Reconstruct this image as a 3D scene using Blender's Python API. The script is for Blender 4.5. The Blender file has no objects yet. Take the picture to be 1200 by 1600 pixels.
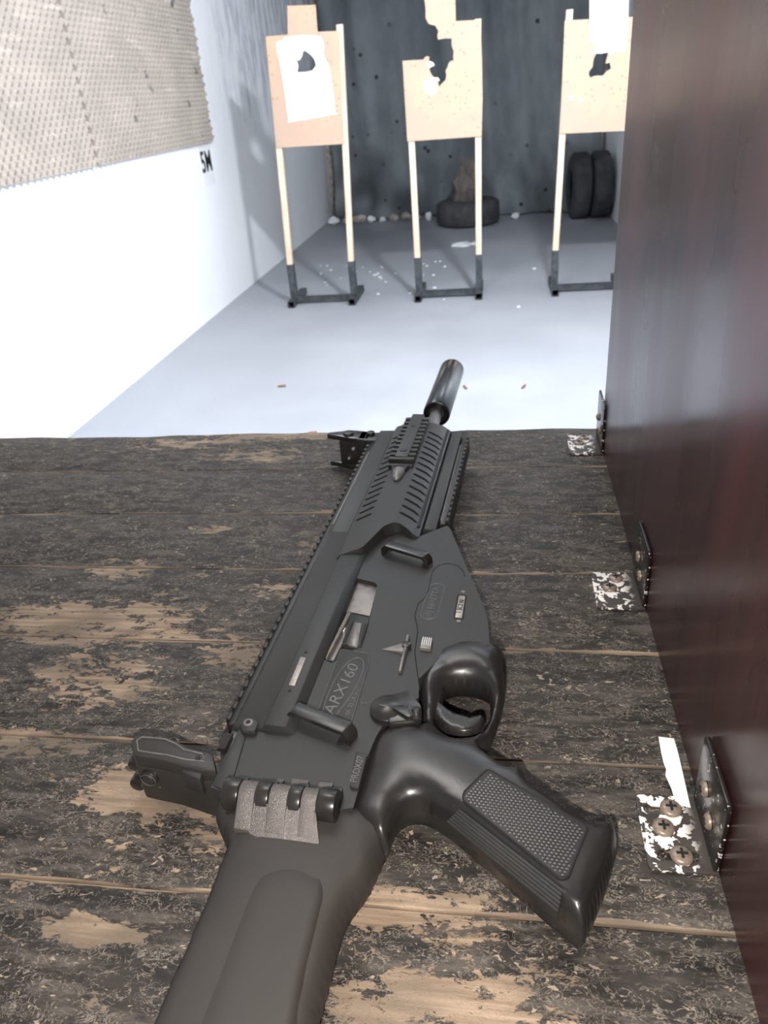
import bpy, bmesh, math, random
from mathutils import Vector, Matrix
from mathutils.geometry import tessellate_polygon, delaunay_2d_cdt
random.seed(7)
S = bpy.context.scene
COL = S.collection
T = 0.95                      # height of the bench top
H = T + 0.38                  # height of the phone camera

# ------------------------------------------------------------------ camera
YAW, PIT, ROL, FPX = -0.178764749, 0.514959620, -0.0887746869, 1162.35
_f = Vector((math.sin(YAW)*math.cos(PIT), math.cos(YAW)*math.cos(PIT), -math.sin(PIT)))
_r0 = Vector((math.cos(YAW), -math.sin(YAW), 0)); _u0 = _r0.cross(_f)
_r = _r0*math.cos(ROL) + _u0*math.sin(ROL)
_u = -_r0*math.sin(ROL) + _u0*math.cos(ROL)
cam = bpy.data.cameras.new('camera'); camo = bpy.data.objects.new('camera', cam); COL.objects.link(camo)
cam.sensor_fit = 'VERTICAL'; cam.sensor_height = 32; cam.sensor_width = 24
cam.lens = FPX/1600*32
cam.clip_start = 0.02
camo.matrix_world = Matrix(((_r.x, _u.x, -_f.x, 0), (_r.y, _u.y, -_f.y, 0), (_r.z, _u.z, -_f.z, H), (0, 0, 0, 1)))
cam.dof.use_dof = True; cam.dof.focus_distance = 0.47; cam.dof.aperture_fstop = 15.5
S.camera = camo
# ------------------------------------------------------------------ light and exposure
S.view_settings.view_transform = 'Standard'; S.view_settings.look = 'None'
S.view_settings.gamma = 1; S.view_settings.use_curve_mapping = False
S.view_settings.exposure = 0.0
W = bpy.data.worlds.new('world'); S.world = W; W.use_nodes = True
W.node_tree.nodes['Background'].inputs[0].default_value = (0.75, 0.8, 0.9, 1)
W.node_tree.nodes['Background'].inputs[1].default_value = 0.0

def lamp(name, kind, loc, power, color, size=0.1, aim=None, sy=None, spot=None):
    l = bpy.data.lights.new(name, kind); l.energy = power; l.color = color
    o = bpy.data.objects.new(name, l); COL.objects.link(o); o.location = loc
    if kind == 'AREA':
        l.shape = 'RECTANGLE'; l.size = size; l.size_y = sy or size
    else: l.shadow_soft_size = size
    if aim: o.rotation_euler = (Vector(aim)-Vector(loc)).to_track_quat('-Z', 'Y').to_euler()
    return o
LP = (0.42, 2.6, 2.6)
lamp('range_floodlight_glow', 'AREA', LP, 150, (0.86, 0.92, 1.0), 0.20, (-0.3, 5.3, 0.3), 0.14)
lamp('wall_fill_glow', 'AREA', (-0.75, 2.0, 2.62), 62, (0.88, 0.93, 1.0), 0.5, (-1.1, 4.0, 0.2), 0.3)  # added fill with no fixture, brightens the left wall
lamp('bench_fill_glow', 'AREA', (-0.35, 1.15, 2.5), 7, (1.0, 0.96, 0.9), 0.5, (-0.3, 0.7, 0.9), 0.3)  # added soft fill with no fixture, lifts the bench and rifle
fl = Vector((0, 0, H)) - _u*0.036 - _r*0.012
lamp('phone_flash_glow', 'POINT', fl, 15, (1.0, 0.93, 0.86), 0.004)

# ------------------------------------------------------------------ picture -> place
def ray(px, py):
    return _f + _r*((px-600)/FPX) - _u*((py-800)/FPX)
def atZ(px, py, z):
    d = ray(px, py); return d*((z-H)/d.z) + Vector((0, 0, H))
def atY(px, py, y):
    d = ray(px, py); return d*(y/d.y) + Vector((0, 0, H))
def atX(px, py, x):
    d = ray(px, py); return d*(x/d.x) + Vector((0, 0, H))
GA = math.radians(3.66); GO = -0.1327
def gp(px, py, w):            # picture point at height w above the bench -> rifle frame (across, along)
    p = atZ(px, py, T+w); x = p.x-GO; y = p.y
    return (x*math.cos(GA)-y*math.sin(GA), x*math.sin(GA)+y*math.cos(GA))

# ------------------------------------------------------------------ materials
class NT:
    def __init__(s, name):
        s.m = bpy.data.materials.new(name); s.m.use_nodes = True; s.t = s.m.node_tree
        s.b = s.t.nodes['Principled BSDF']; s.co = s.t.nodes.new('ShaderNodeTexCoord').outputs['Object']
    def n(s, k): return s.t.nodes.new(k)
    def put(s, inp, v):
        if hasattr(v, 'is_output') or isinstance(v, bpy.types.NodeSocket): s.t.links.new(v, inp)
        elif isinstance(v, (tuple, list)) and len(v) == 3 and inp.type == 'RGBA': inp.default_value = (*v, 1)
        else: inp.default_value = v
    def scale(s, sc, loc=(0, 0, 0), v=None, rot=(0, 0, 0)):
        n = s.n('ShaderNodeMapping'); s.put(n.inputs[0], v or s.co); n.inputs[1].default_value = loc; n.inputs[2].default_value = rot; n.inputs[3].default_value = sc; return n.outputs[0]
    def noise(s, v, sc=5, det=4, ro=.55, dist=0):
        n = s.n('ShaderNodeTexNoise'); s.put(n.inputs['Vector'], v); n.inputs['Scale'].default_value = sc; n.inputs['Detail'].default_value = det
        n.inputs['Roughness'].default_value = ro; n.inputs['Distortion'].default_value = dist; return n.outputs['Fac']
    def vor(s, v, sc=5, feat='F1', rnd=1):
        n = s.n('ShaderNodeTexVoronoi'); n.feature = feat; s.put(n.inputs['Vector'], v); n.inputs['Scale'].default_value = sc; n.inputs['Randomness'].default_value = rnd; return n.outputs['Distance']
    def ma(s, op, a, b=0.0, c=None):
        n = s.n('ShaderNodeMath'); n.operation = op; s.put(n.inputs[0], a); s.put(n.inputs[1], b)
        if c is not None: s.put(n.inputs[2], c)
        return n.outputs[0]
    def step(s, v, lo, hi, a=0.0, b=1.0):
        n = s.n('ShaderNodeMapRange'); n.interpolation_type = 'SMOOTHSTEP'; s.put(n.inputs[0], v)
        for i, q in zip((1, 2, 3, 4), (lo, hi, a, b)): s.put(n.inputs[i], q)
        return n.outputs[0]
    def mix(s, f, a, b):
        n = s.n('ShaderNodeMix'); n.data_type = 'RGBA'; s.put(n.inputs[0], f); s.put(n.inputs[6], a); s.put(n.inputs[7], b); return n.outputs[2]
    def sep(s, v=None):
        n = s.n('ShaderNodeSeparateXYZ'); s.put(n.inputs[0], v or s.co); return n.outputs
    def bump(s, h, st=.3, d=.001):
        n = s.n('ShaderNodeBump'); s.put(n.inputs['Height'], h); n.inputs['Strength'].default_value = st; n.inputs['Distance'].default_value = d
        s.put(s.b.inputs['Normal'], n.outputs[0])
    def done(s, col=None, rough=.5, metal=0.0, spec=.5, coat=0.0):
        if col is not None: s.put(s.b.inputs['Base Color'], col)
        s.put(s.b.inputs['Roughness'], rough); s.put(s.b.inputs['Metallic'], metal)
        s.b.inputs['Specular IOR Level'].default_value = spec; s.b.inputs['Coat Weight'].default_value = coat
        return s.m
def simple(name, c1, c2=None, rough=.5, metal=0, sc=20, bs=0.0, bsc=200, spec=.5, r2=None, stretch=(1, 1, 1)):
    t = NT(name); v = t.scale(stretch); nz = t.noise(v, sc, 5)
    col = t.mix(t.step(nz, .35, .65), c1, c2 or c1)
    if bs: t.bump(t.noise(t.co, bsc, 3), bs, .0006)
    return t.done(col, t.step(nz, .3, .7, rough, r2 if r2 is not None else rough), metal, spec)
M = {}
M['poly'] = simple('black_polymer', (.0215, .0225, .0225), (.027, .0275, .027), .46, 0, 25, .12, 1800, .42, .52)
M['poly2'] = simple('smooth_black_polymer', (.013, .0128, .0125), (.018, .0172, .0165), .27, 0, 18, .06, 1500, .55, .34)
M['stock'] = simple('stock_polymer', (.025, .0230, .0215), (.032, .029, .027), .46, 0, 12, .10, 1600, .45, .58)
M['rail'] = simple('anodised_rail', (.014, .014, .014), (.022, .021, .02), .42, .2, 60)
M['dark'] = simple('shadow_black', (.006, .006, .006), None, .7)
M['knuckle'] = simple('hinge_polymer', (.013, .0125, .012), (.022, .021, .02), .28, 0, 60)
M['steel'] = simple('bare_bolt_steel', (.17, .155, .15), (.25, .23, .22), .4, .5, 130, .08, 500, .5, .52)
M['bright'] = simple('bright_steel', (.72, .69, .66), None, .3, .8)
M['satin'] = simple('satin_grey_steel', (.14, .13, .125), (.2, .19, .18), .42, .5, 90)
M['tan_metal'] = simple('tan_grey_metal', (.12, .11, .095), (.18, .16, .14), .5, .3, 120)  # pale tan-grey tone of the rail strips and guide rod
M['letter_glint'] = simple('raised_lettering_glint', (.065, .065, .063), (.10, .098, .094), .4, 0, 300)  # lettering colour lightened to carry the glint on its edges
M['tube'] = simple('blued_steel', (.035, .038, .042), (.055, .058, .062), .24, .75, 30)
M['barrel'] = simple('barrel_steel', (.10, .10, .10), (.14, .135, .13), .42, .5, 60)
M['white'] = simple('white_paper', (.86, .86, .86), (.8, .8, .8), .7, 0, 30)
M['plate_w'] = simple('pale_stamped_plate', (.26, .24, .22), (.34, .31, .28), .4, .5, 200)
M['blackpaint'] = simple('black_stand_paint', (.03, .034, .038), (.07, .075, .08), .5, .2, 30)
M['tape'] = simple('old_tape', (.55, .52, .5), None, .4)
M['brass'] = simple('fired_case_metal', (.22, .11, .07), (.32, .17, .1), .45, .5, 80)
M['ceil'] = simple('ceiling_paint', (.55, .55, .55), (.6, .6, .6), .8)
M['emit'] = NT('lamp_glass').m
_b = M['emit'].node_tree.nodes['Principled BSDF']; _b.inputs['Emission Color'].default_value = (.9, .95, 1, 1); _b.inputs['Emission Strength'].default_value = 4
M['housing'] = simple('lamp_housing', (.5, .5, .5), None, .4, .3)
M['rubber'] = simple('tyre_rubber', (.035, .036, .038), (.06, .06, .062), .75, 0, 12)
M['sack'] = simple('brown_sacking', (.11, .095, .085), (.16, .135, .115), .9, 0, 14)
M['rubble'] = simple('brown_rubble', (.30, .26, .23), (.5, .45, .42), .9, 0, 20)

def sparkle():
    t = NT('glittery_grained_polymer'); v = t.noise(t.co, 1500, 2, .7)
    t.bump(v, .9, .0006); return t.done((.12, .11, .104), .30, .4, .8)
M['spark'] = sparkle()

def wood_post():
    t = NT('raw_pine_batten'); g = t.noise(t.scale((60, 60, 4)), 1, 5, .6)
    k = t.vor(t.scale((3, 3, 3)), 1)
    c = t.mix(t.step(g, .35, .65), (.62, .48, .34), (.80, .66, .50))
    c = t.mix(t.step(k, .02, .07, 1, 0), c, (.25, .15, .08)); return t.done(c, .7)
M['pine'] = wood_post()

def card():
    t = NT('brown_cardboard'); a = t.noise(t.co, 3, 3)
    c = t.mix(t.step(a, .4, .62), (.52, .36, .27), (.57, .40, .27))
    sp = t.vor(t.co, 28, 'F1', 1); nz = t.noise(t.co, 4, 2)
    c = t.mix(t.ma('MULTIPLY', t.step(sp, .13, .26, 1, 0), t.step(nz, .40, .55, 0, .75)), c, (.36, .24, .18))
    return t.done(c, .8)
M['card'] = card()

def wallp():
    t = NT('white_range_paint'); a = t.noise(t.scale((1, 1.1, .55)), 2.2, 6, .65)
    x, y, z = t.sep()
    zone = t.ma('MULTIPLY', t.step(y, 5.7, 7.0), t.step(z, .95, 1.5))
    streak = t.noise(t.scale((3, 5, 1.2)), 2.5, 6, .7)
    c = t.mix(t.step(a, .3, .7), (.90, .905, .915), (.86, .87, .885))
    c = t.mix(t.ma('MULTIPLY', zone, t.step(streak, .42, .62, 0, .8)), c, (.42, .45, .52))
    t.bump(t.noise(t.co, 9, 6, .6), .35, .01); return t.done(c, .75)
M['wall'] = wallp()
def floorp():
    t = NT('grey_painted_concrete'); a = t.noise(t.co, 1.3, 6, .6); b = t.noise(t.co, 30, 4)
    c = t.mix(t.step(a, .3, .7), (.30, .31, .335), (.345, .355, .38))
    c = t.mix(t.step(b, .55, .75, 0, .3), c, (.3, .3, .31))
    x, y, z = t.sep()
    dust = t.ma('MULTIPLY', t.step(y, 4.4, 5.4), t.step(t.noise(t.co, 55, 3), .56, .70, 0, .6))
    c = t.mix(dust, c, (.22, .21, .20))
    t.bump(b, .1, .003); return t.done(c, t.step(a, .3, .7, .5, .62))
M['floor'] = floorp()
def foamp():
    t = NT('sooty_beige_foam'); a = t.noise(t.scale((1, 1, 1.6)), 3, 5); x, y, z = t.sep()
    c = t.mix(t.step(a, .3, .7), (.285, .250, .215), (.345, .30, .255))
    st = t.noise(t.scale((1, 1.2, 9)), 2.6, 4)
    c = t.mix(t.step(st, .60, .72, 0, .35), c, (.55, .47, .40))
    bl = t.noise(t.co, 7, 2)
    c = t.mix(t.ma('MULTIPLY', t.step(bl, .66, .72), t.step(y, 3.9, 4.6)), c, (.10, .10, .10))
    return t.done(c, .9)
M['foam'] = foamp()
def curtp():
    t = NT('dark_slate_sheet'); a = t.noise(t.scale((1.2, 1, .5)), 2.2, 6, .62)
    c = t.mix(t.step(a, .35, .68), (.105, .122, .130), (.185, .205, .212))
    sp = t.vor(t.co, 6); nz = t.noise(t.co, 1.7, 2)
    c = t.mix(t.ma('MULTIPLY', t.step(sp, .1, .17, 1, 0), t.step(nz, .45, .55)), c, (.012, .012, .014))
    t.bump(t.noise(t.co, 18, 5), .3, .02); return t.done(c, .7)
M['curtain'] = curtp()

JO = [.867, .762, .657, .553, .449, .341, .236, .131, .026, -.08]     # plank joints
def tablep():
    t = NT('worn_black_painted_planks'); x, y, z = t.sep()
    wob = t.ma('MULTIPLY', t.ma('SUBTRACT', t.noise(t.scale((6, 6, 6)), 1, 4), .5), .008)
    yy = t.ma('ADD', y, wob)
    # paint
    p1 = t.noise(t.scale((18, 60, 1)), 1, 6, .65)
    c = t.mix(t.step(p1, .3, .75), (.012, .0115, .011), (.052, .047, .042))
    # grey scuffed fibres
    v = t.scale((1, 1.7, 1))
    f1 = t.noise(v, 105, 2, .5, 2.2); r1 = t.ma('ABSOLUTE', t.ma('SUBTRACT', f1, .5))
    m1 = t.ma('MULTIPLY', t.step(r1, .006, .030, 1, 0), t.step(t.noise(v, 60, 4, .6), .44, .56))
    f2 = t.noise(t.scale((1, 1.4, 1), (3, 1, 0)), 70, 3, .5, 3.0); r2 = t.ma('ABSOLUTE', t.ma('SUBTRACT', f2, .52))
    m2 = t.ma('MULTIPLY', t.step(r2, .006, .027, 1, 0), t.step(t.noise(v, 40, 4, .65), .46, .56))
    fib = t.ma('MAXIMUM', m1, m2)
    c = t.mix(t.ma('MULTIPLY', fib, .8), c, (.27, .232, .195))
    g3 = t.noise(t.scale((20, 85, 1)), 1, 7, .75)
    c = t.mix(t.step(g3, .46, .66, 0, .5), c, (.165, .145, .125))
    fk = t.ma('ADD', t.ma('MULTIPLY', t.noise(t.scale((150, 260, 1), (1, 2, 0)), 1, 4, .6, .5), .8), t.ma('MULTIPLY', t.noise(t.scale((22, 30, 1), (5, 1, 0)), 1, 2), .2))
    c = t.mix(t.step(fk, .615, .64, 0, .9), c, (.36, .295, .225))
    # bare wood where the paint has chipped off
    chip = t.ma('ADD', t.ma('MULTIPLY', t.noise(t.scale((34, 80, 1)), 1, 5, .62, .5), .52), t.ma('MULTIPLY', t.noise(t.scale((100, 210, 1)), 1, 6, .74, .8), .48))
    big = t.noise(t.scale((5, 9, 1), (2.3, .7, 0)), 1, 3, .5)
    def blob(cx, cy, rx, ry):
        a = t.ma('DIVIDE', t.ma('SUBTRACT', x, cx), rx); b = t.ma('DIVIDE', t.ma('SUBTRACT', y, cy), ry)
        return t.step(t.ma('ADD', t.ma('MULTIPLY', a, a), t.ma('MULTIPLY', b, b)), 0, 1, 1, 0)
    bl = None
    for q in [(-.34, .472, .16, .045), (-.215, .305, .10, .036), (-.135, .280, .09, .026), (-.30, .80, .10, .03), (-.20, .44, .06, .03), (-.22, .21, .05, .012),
              (-.33, .335, .09, .02), (-.31, .40, .08, .05), (-.36, .55, .05, .03), (-.16, .66, .05, .012), (-.25, .86, .2, .02), (-.17, .60, .04, .015), (-.40, .84, .1, .03), (.0, .449, .10, .006), (-.05, .236, .06, .02), (-.02, .19, .09, .02), (-.19, .52, .05, .02), (-.30, .625, .04, .012)]:
        b_ = blob(*q); bl = b_ if bl is None else t.ma('MAXIMUM', bl, b_)
    thr = t.ma('SUBTRACT', t.ma('SUBTRACT', .622, t.ma('MULTIPLY', bl, .145)), t.ma('MULTIPLY', t.step(big, .42, .62), .055))
    thr = t.ma('ADD', thr, t.step(x, -.08, .06, 0, .04))
    thr = t.ma('SUBTRACT', thr, t.step(y, .3, .2, 0, .03))
    wm = t.step(chip, thr, t.ma('ADD', thr, .02))
    gr = t.noise(t.scale((14, 220, 1)), 1, 5, .6); gl = t.noise(t.scale((9, 14, 1)), 1, 3)
    wood = t.mix(t.step(gr, .3, .7), (.20, .148, .105), (.40, .305, .22))
    wood = t.mix(t.step(gl, .42, .62), wood, (.17, .135, .10))
    # joints
    dm = None
    for j in JO[1:]:
        d = t.ma('ABSOLUTE', t.ma('SUBTRACT', yy, j)); dm = d if dm is None else t.ma('MINIMUM', dm, d)
    jn = t.noise(t.scale((13, 90, 1)), 1, 5, .6)
    jl = t.ma('MULTIPLY', t.step(t.ma('ADD', dm, t.ma('MULTIPLY', t.ma('SUBTRACT', jn, .5), .010)), .0009, .0018, 1, 0), t.step(t.noise(t.scale((5, 20, 1)), 1, 3), .34, .44))
    wm = t.ma('MAXIMUM', wm, t.ma('MULTIPLY', jl, .85))
    c = t.mix(wm, c, wood)
    c = t.mix(t.step(dm, .0003, .0008, .4, 0), c, (.02, .018, .016))
    hgt = t.ma('ADD', t.ma('MULTIPLY', wm, -1.0), t.ma('ADD', t.ma('MULTIPLY', fib, .45), t.ma('MULTIPLY', gr, .5)))
    t.bump(hgt, .55, .0008)
    return t.done(c, t.step(p1, .3, .7, .5, .68), 0, .28)
M['table'] = tablep()
def partp():
    t = NT('dark_mahogany_stain'); a = t.noise(t.scale((1, 55, 3.5)), 1, 6, .6); b = t.noise(t.scale((1, 9, 3)), 1, 4)
    c = t.mix(t.step(a, .3, .7), (.030, .011, .011), (.062, .020, .020))
    y = t.sep()[1]
    c = t.mix(t.step(b, .45, .7, 0, .7), c, (.10, .018, .022))
    c = t.mix(t.step(t.noise(t.scale((1, 260, 40), (0, 3, 1)), 1, 2), .74, .80, 0, .4), c, (.3, .2, .18))
    t.bump(a, .10, .001); return t.done(c, t.step(b, .3, .7, .25, .34), 0, .6)
M['part'] = partp()
def brk():
    t = NT('chipped_bracket_paint'); a = t.noise(t.co, 190, 3, .5, .4); b = t.noise(t.co, 60, 2)
    x = t.sep()[0]
    near = t.step(x, -.004, -.016)       # the paint has flaked off towards the free edge
    k = t.ma('MULTIPLY', t.step(t.ma('ADD', a, t.ma('MULTIPLY', t.ma('SUBTRACT', b, .5), .25)), .50, .53), near)
    t.bump(k, .5, .0006)
    return t.done(t.mix(k, (.045, .038, .034), (.88, .84, .80)), t.ma('SUBTRACT', .55, t.ma('MULTIPLY', k, .15)), 0)
M['bracket'] = brk()
def brk2():
    t = NT('black_bracket_paint'); a = t.noise(t.scale((1, 1, 1)), 260, 3)
    k = t.step(a, .64, .68); return t.done(t.mix(k, (.012, .010, .009), (.7, .66, .62)), .22, 0)
M['bracket2'] = brk2()
M['screw'] = simple('dull_screw', (.20, .155, .125), (.28, .225, .185), .4, .3, 400)

# ------------------------------------------------------------------ mesh helpers
class MB:
    def __init__(s): s.v = []; s.f = []
    def add(s, vs, fs):
        o = len(s.v); s.v += [tuple(q) for q in vs]; s.f += [tuple(i+o for i in f) for f in fs]; return s
    def box(s, x0, x1, y0, y1, z0, z1):
        return s.add([(x0,y0,z0),(x1,y0,z0),(x1,y1,z0),(x0,y1,z0),(x0,y0,z1),(x1,y0,z1),(x1,y1,z1),(x0,y1,z1)],
                     [(0,3,2,1),(4,5,6,7),(0,1,5,4),(1,2,6,5),(2,3,7,6),(3,0,4,7)])
    def prism(s, poly, z0, z1, holes=(), fn=None):
        loops = [list(poly)] + [list(h) for h in holes]
        def area(p): return sum(p[i][0]*p[(i+1) % len(p)][1]-p[(i+1) % len(p)][0]*p[i][1] for i in range(len(p)))
        loops = [l if (area(l) > 0) == (i == 0) else l[::-1] for i, l in enumerate(loops)]
        flat = [q for l in loops for q in l]; n = len(flat)
        tr = tessellate_polygon([[Vector((q[0], q[1], 0)) for q in l] for l in loops])
        fs = []
        for a, b, c in tr:
            A, B, C = flat[a], flat[b], flat[c]
            cr = (B[0]-A[0])*(C[1]-A[1])-(B[1]-A[1])*(C[0]-A[0])
            if abs(cr) < 1e-14: continue
            if cr < 0: b, c = c, b
            fs.append((a+n, b+n, c+n)); fs.append((a, c, b))
        o = 0
        for l in loops:
            k = len(l)
            for i in range(k):
                j = (i+1) % k; fs.append((o+i, o+j, o+j+n, o+i+n))
            o += k
        zz1 = fn or (lambda q: z1)
        return s.add([(q[0], q[1], z0) for q in flat]+[(q[0], q[1], zz1(q)) for q in flat], fs)
    def sweep(s, a, b, r0, r1=None, n=24, cap=True):
        a = Vector(a); b = Vector(b); r1 = r0 if r1 is None else r1
        d = (b-a).normalized(); q = Vector((0, 0, 1)) if abs(d.z) < .9 else Vector((1, 0, 0))
        e = d.cross(q).normalized(); g = e.cross(d)
        vs = []
        for p, r in ((a, r0), (b, r1)):
            for i in range(n):
                t = 2*math.pi*i/n; vs.append(p+e*math.cos(t)*r+g*math.sin(t)*r)
        fs = [(i, (i+1) % n, (i+1) % n+n, i+n)[::-1] for i in range(n)]
        if cap: fs += [tuple(range(n)), tuple(range(2*n-1, n-1, -1))]
        return s.add(vs, fs)
    def lathe(s, prof, n=48, ax=None):     # prof: (along y, radius) around (ax x, z)
        cx, cz = ax or (0, 0); vs = []
        for yy, r in prof:
            for i in range(n):
                t = 2*math.pi*i/n; vs.append((cx+math.cos(t)*r, yy, cz+math.sin(t)*r))
        fs = []
        for k in range(len(prof)-1):
            for i in range(n):
                j = (i+1) % n; fs.append((k*n+i, (k+1)*n+i, (k+1)*n+j, k*n+j))
        return s.add(vs, fs)
    def path(s, pts, r, n=8, closed=False):
        P = [Vector(p) for p in pts]; k = len(P); vs = []
        for i, p in enumerate(P):
            a = P[i-1] if (i or closed) else P[i]; b = P[(i+1) % k] if (i < k-1 or closed) else P[i]
            d = (b-a).normalized(); q = Vector((0, 0, 1)) if abs(d.z) < .9 else Vector((1, 0, 0))
            e = d.cross(q).normalized(); g = e.cross(d)
            for j in range(n):
                t = 2*math.pi*j/n; vs.append(p+e*math.cos(t)*r+g*math.sin(t)*r)
        fs = []
        for i in range(k if closed else k-1):
            i2 = (i+1) % k
            for j in range(n):
                j2 = (j+1) % n; fs.append((i*n+j, i2*n+j, i2*n+j2, i*n+j2))
        if not closed: fs += [tuple(range(n)), tuple(range(k*n-1, (k-1)*n-1, -1))]
        return s.add(vs, fs)
    def build(s, name, mat, parent=None, smooth=False, bevel=0, seg=2, ang=35, recalc=True):
        me = bpy.data.meshes.new(name); me.from_pydata(s.v, [], s.f); me.update()
        if recalc:
            bm = bmesh.new(); bm.from_mesh(me); bmesh.ops.recalc_face_normals(bm, faces=bm.faces)
            if bevel or smooth:
                bmesh.ops.dissolve_limit(bm, angle_limit=.002, verts=bm.verts, edges=bm.edges) if bevel else None
            bm.to_mesh(me); bm.free()
        o = bpy.data.objects.new(name, me); COL.objects.link(o); me.materials.append(mat)
        if parent: o.parent = parent
        if bevel:
            m = o.modifiers.new('bevel', 'BEVEL'); m.width = bevel; m.segments = seg; m.limit_method = 'ANGLE'; m.angle_limit = math.radians(30); m.harden_normals = False
        if smooth or bevel:
            for p in me.polygons: p.use_smooth = True
            e = o.modifiers.new('es', 'EDGE_SPLIT'); e.split_angle = math.radians(ang)
        return o
def tag(o, label=None, cat=None, group=None, kind=None):
    if label: o['label'] = label
    if cat: o['category'] = cat
    if group: o['group'] = group
    if kind: o['kind'] = kind
    return o
def empty(name, loc, rz=0):
    o = bpy.data.objects.new(name, None); COL.objects.link(o); o.location = loc; o.rotation_euler.z = rz; o.empty_display_size = .05; return o
def apply_mods(o):
    dg = bpy.context.evaluated_depsgraph_get(); dg.update()
    me = bpy.data.meshes.new_from_object(o.evaluated_get(dg)); o.modifiers.clear(); o.data = me
def cut(o, *cutters, edge_split=35):
    """carve the cutters out of o, keep the result as plain mesh and remove the cutters"""
    for c in cutters:
        m = o.modifiers.new('b', 'BOOLEAN'); m.operation = 'DIFFERENCE'; m.solver = 'EXACT'; m.object = c
    apply_mods(o)
    for c in cutters: bpy.data.objects.remove(c, do_unlink=True)
    for p in o.data.polygons: p.use_smooth = True
    e = o.modifiers.new('es', 'EDGE_SPLIT'); e.split_angle = math.radians(edge_split)
def text(body, size, depth=.0003, spacing=1.0, shear=0.0, offset=0.0):
    cu = bpy.data.curves.new('t', 'FONT'); cu.body = body; cu.size = size; cu.extrude = depth; cu.align_x = 'CENTER'; cu.align_y = 'CENTER'
    cu.space_character = spacing; cu.shear = shear; cu.offset = offset
    o = bpy.data.objects.new('t', cu); COL.objects.link(o)
    dg = bpy.context.evaluated_depsgraph_get(); dg.update()
    me = bpy.data.meshes.new_from_object(o.evaluated_get(dg)); bpy.data.objects.remove(o, do_unlink=True)
    return me
def text_obj(name, body, size, loc, ang, mat, parent=None, sx=1.0, **k):
    me = text(body, size, **k); me.transform(Matrix.Translation(loc) @ Matrix.Rotation(ang, 4, 'Z') @ Matrix.Diagonal((sx, 1, 1, 1)))
    me.name = name; me.materials.clear(); me.materials.append(mat)
    o = bpy.data.objects.new(name, me); COL.objects.link(o); o.parent = parent; return o
def roundpoly(pts, r, n=5):
    out = []; k = len(pts)
    for i in range(k):
        p = Vector(pts[i]); a = Vector(pts[i-1]); b = Vector(pts[(i+1) % k])
        rr = r[i] if isinstance(r, (list, tuple)) else r
        d = min(rr, (a-p).length*.45, (b-p).length*.45)
        s_ = p+(a-p).normalized()*d; e_ = p+(b-p).normalized()*d
        for j in range(n+1):
            t = j/n; q = s_*(1-t)**2+p*2*t*(1-t)+e_*t*t; out.append((q.x, q.y))
    return out
def smooth_loop(pts, sub=4):
    out = []; k = len(pts)
    for i in range(k):
        p0, p1, p2, p3 = [Vector(pts[(i+j-1) % k]) for j in range(4)]
        for j in range(sub):
            t = j/sub
            q = .5*((2*p1)+(-p0+p2)*t+(2*p0-5*p1+4*p2-p3)*t*t+(-p0+3*p1-3*p2+p3)*t**3)
            out.append((q.x, q.y))
    return out
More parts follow.
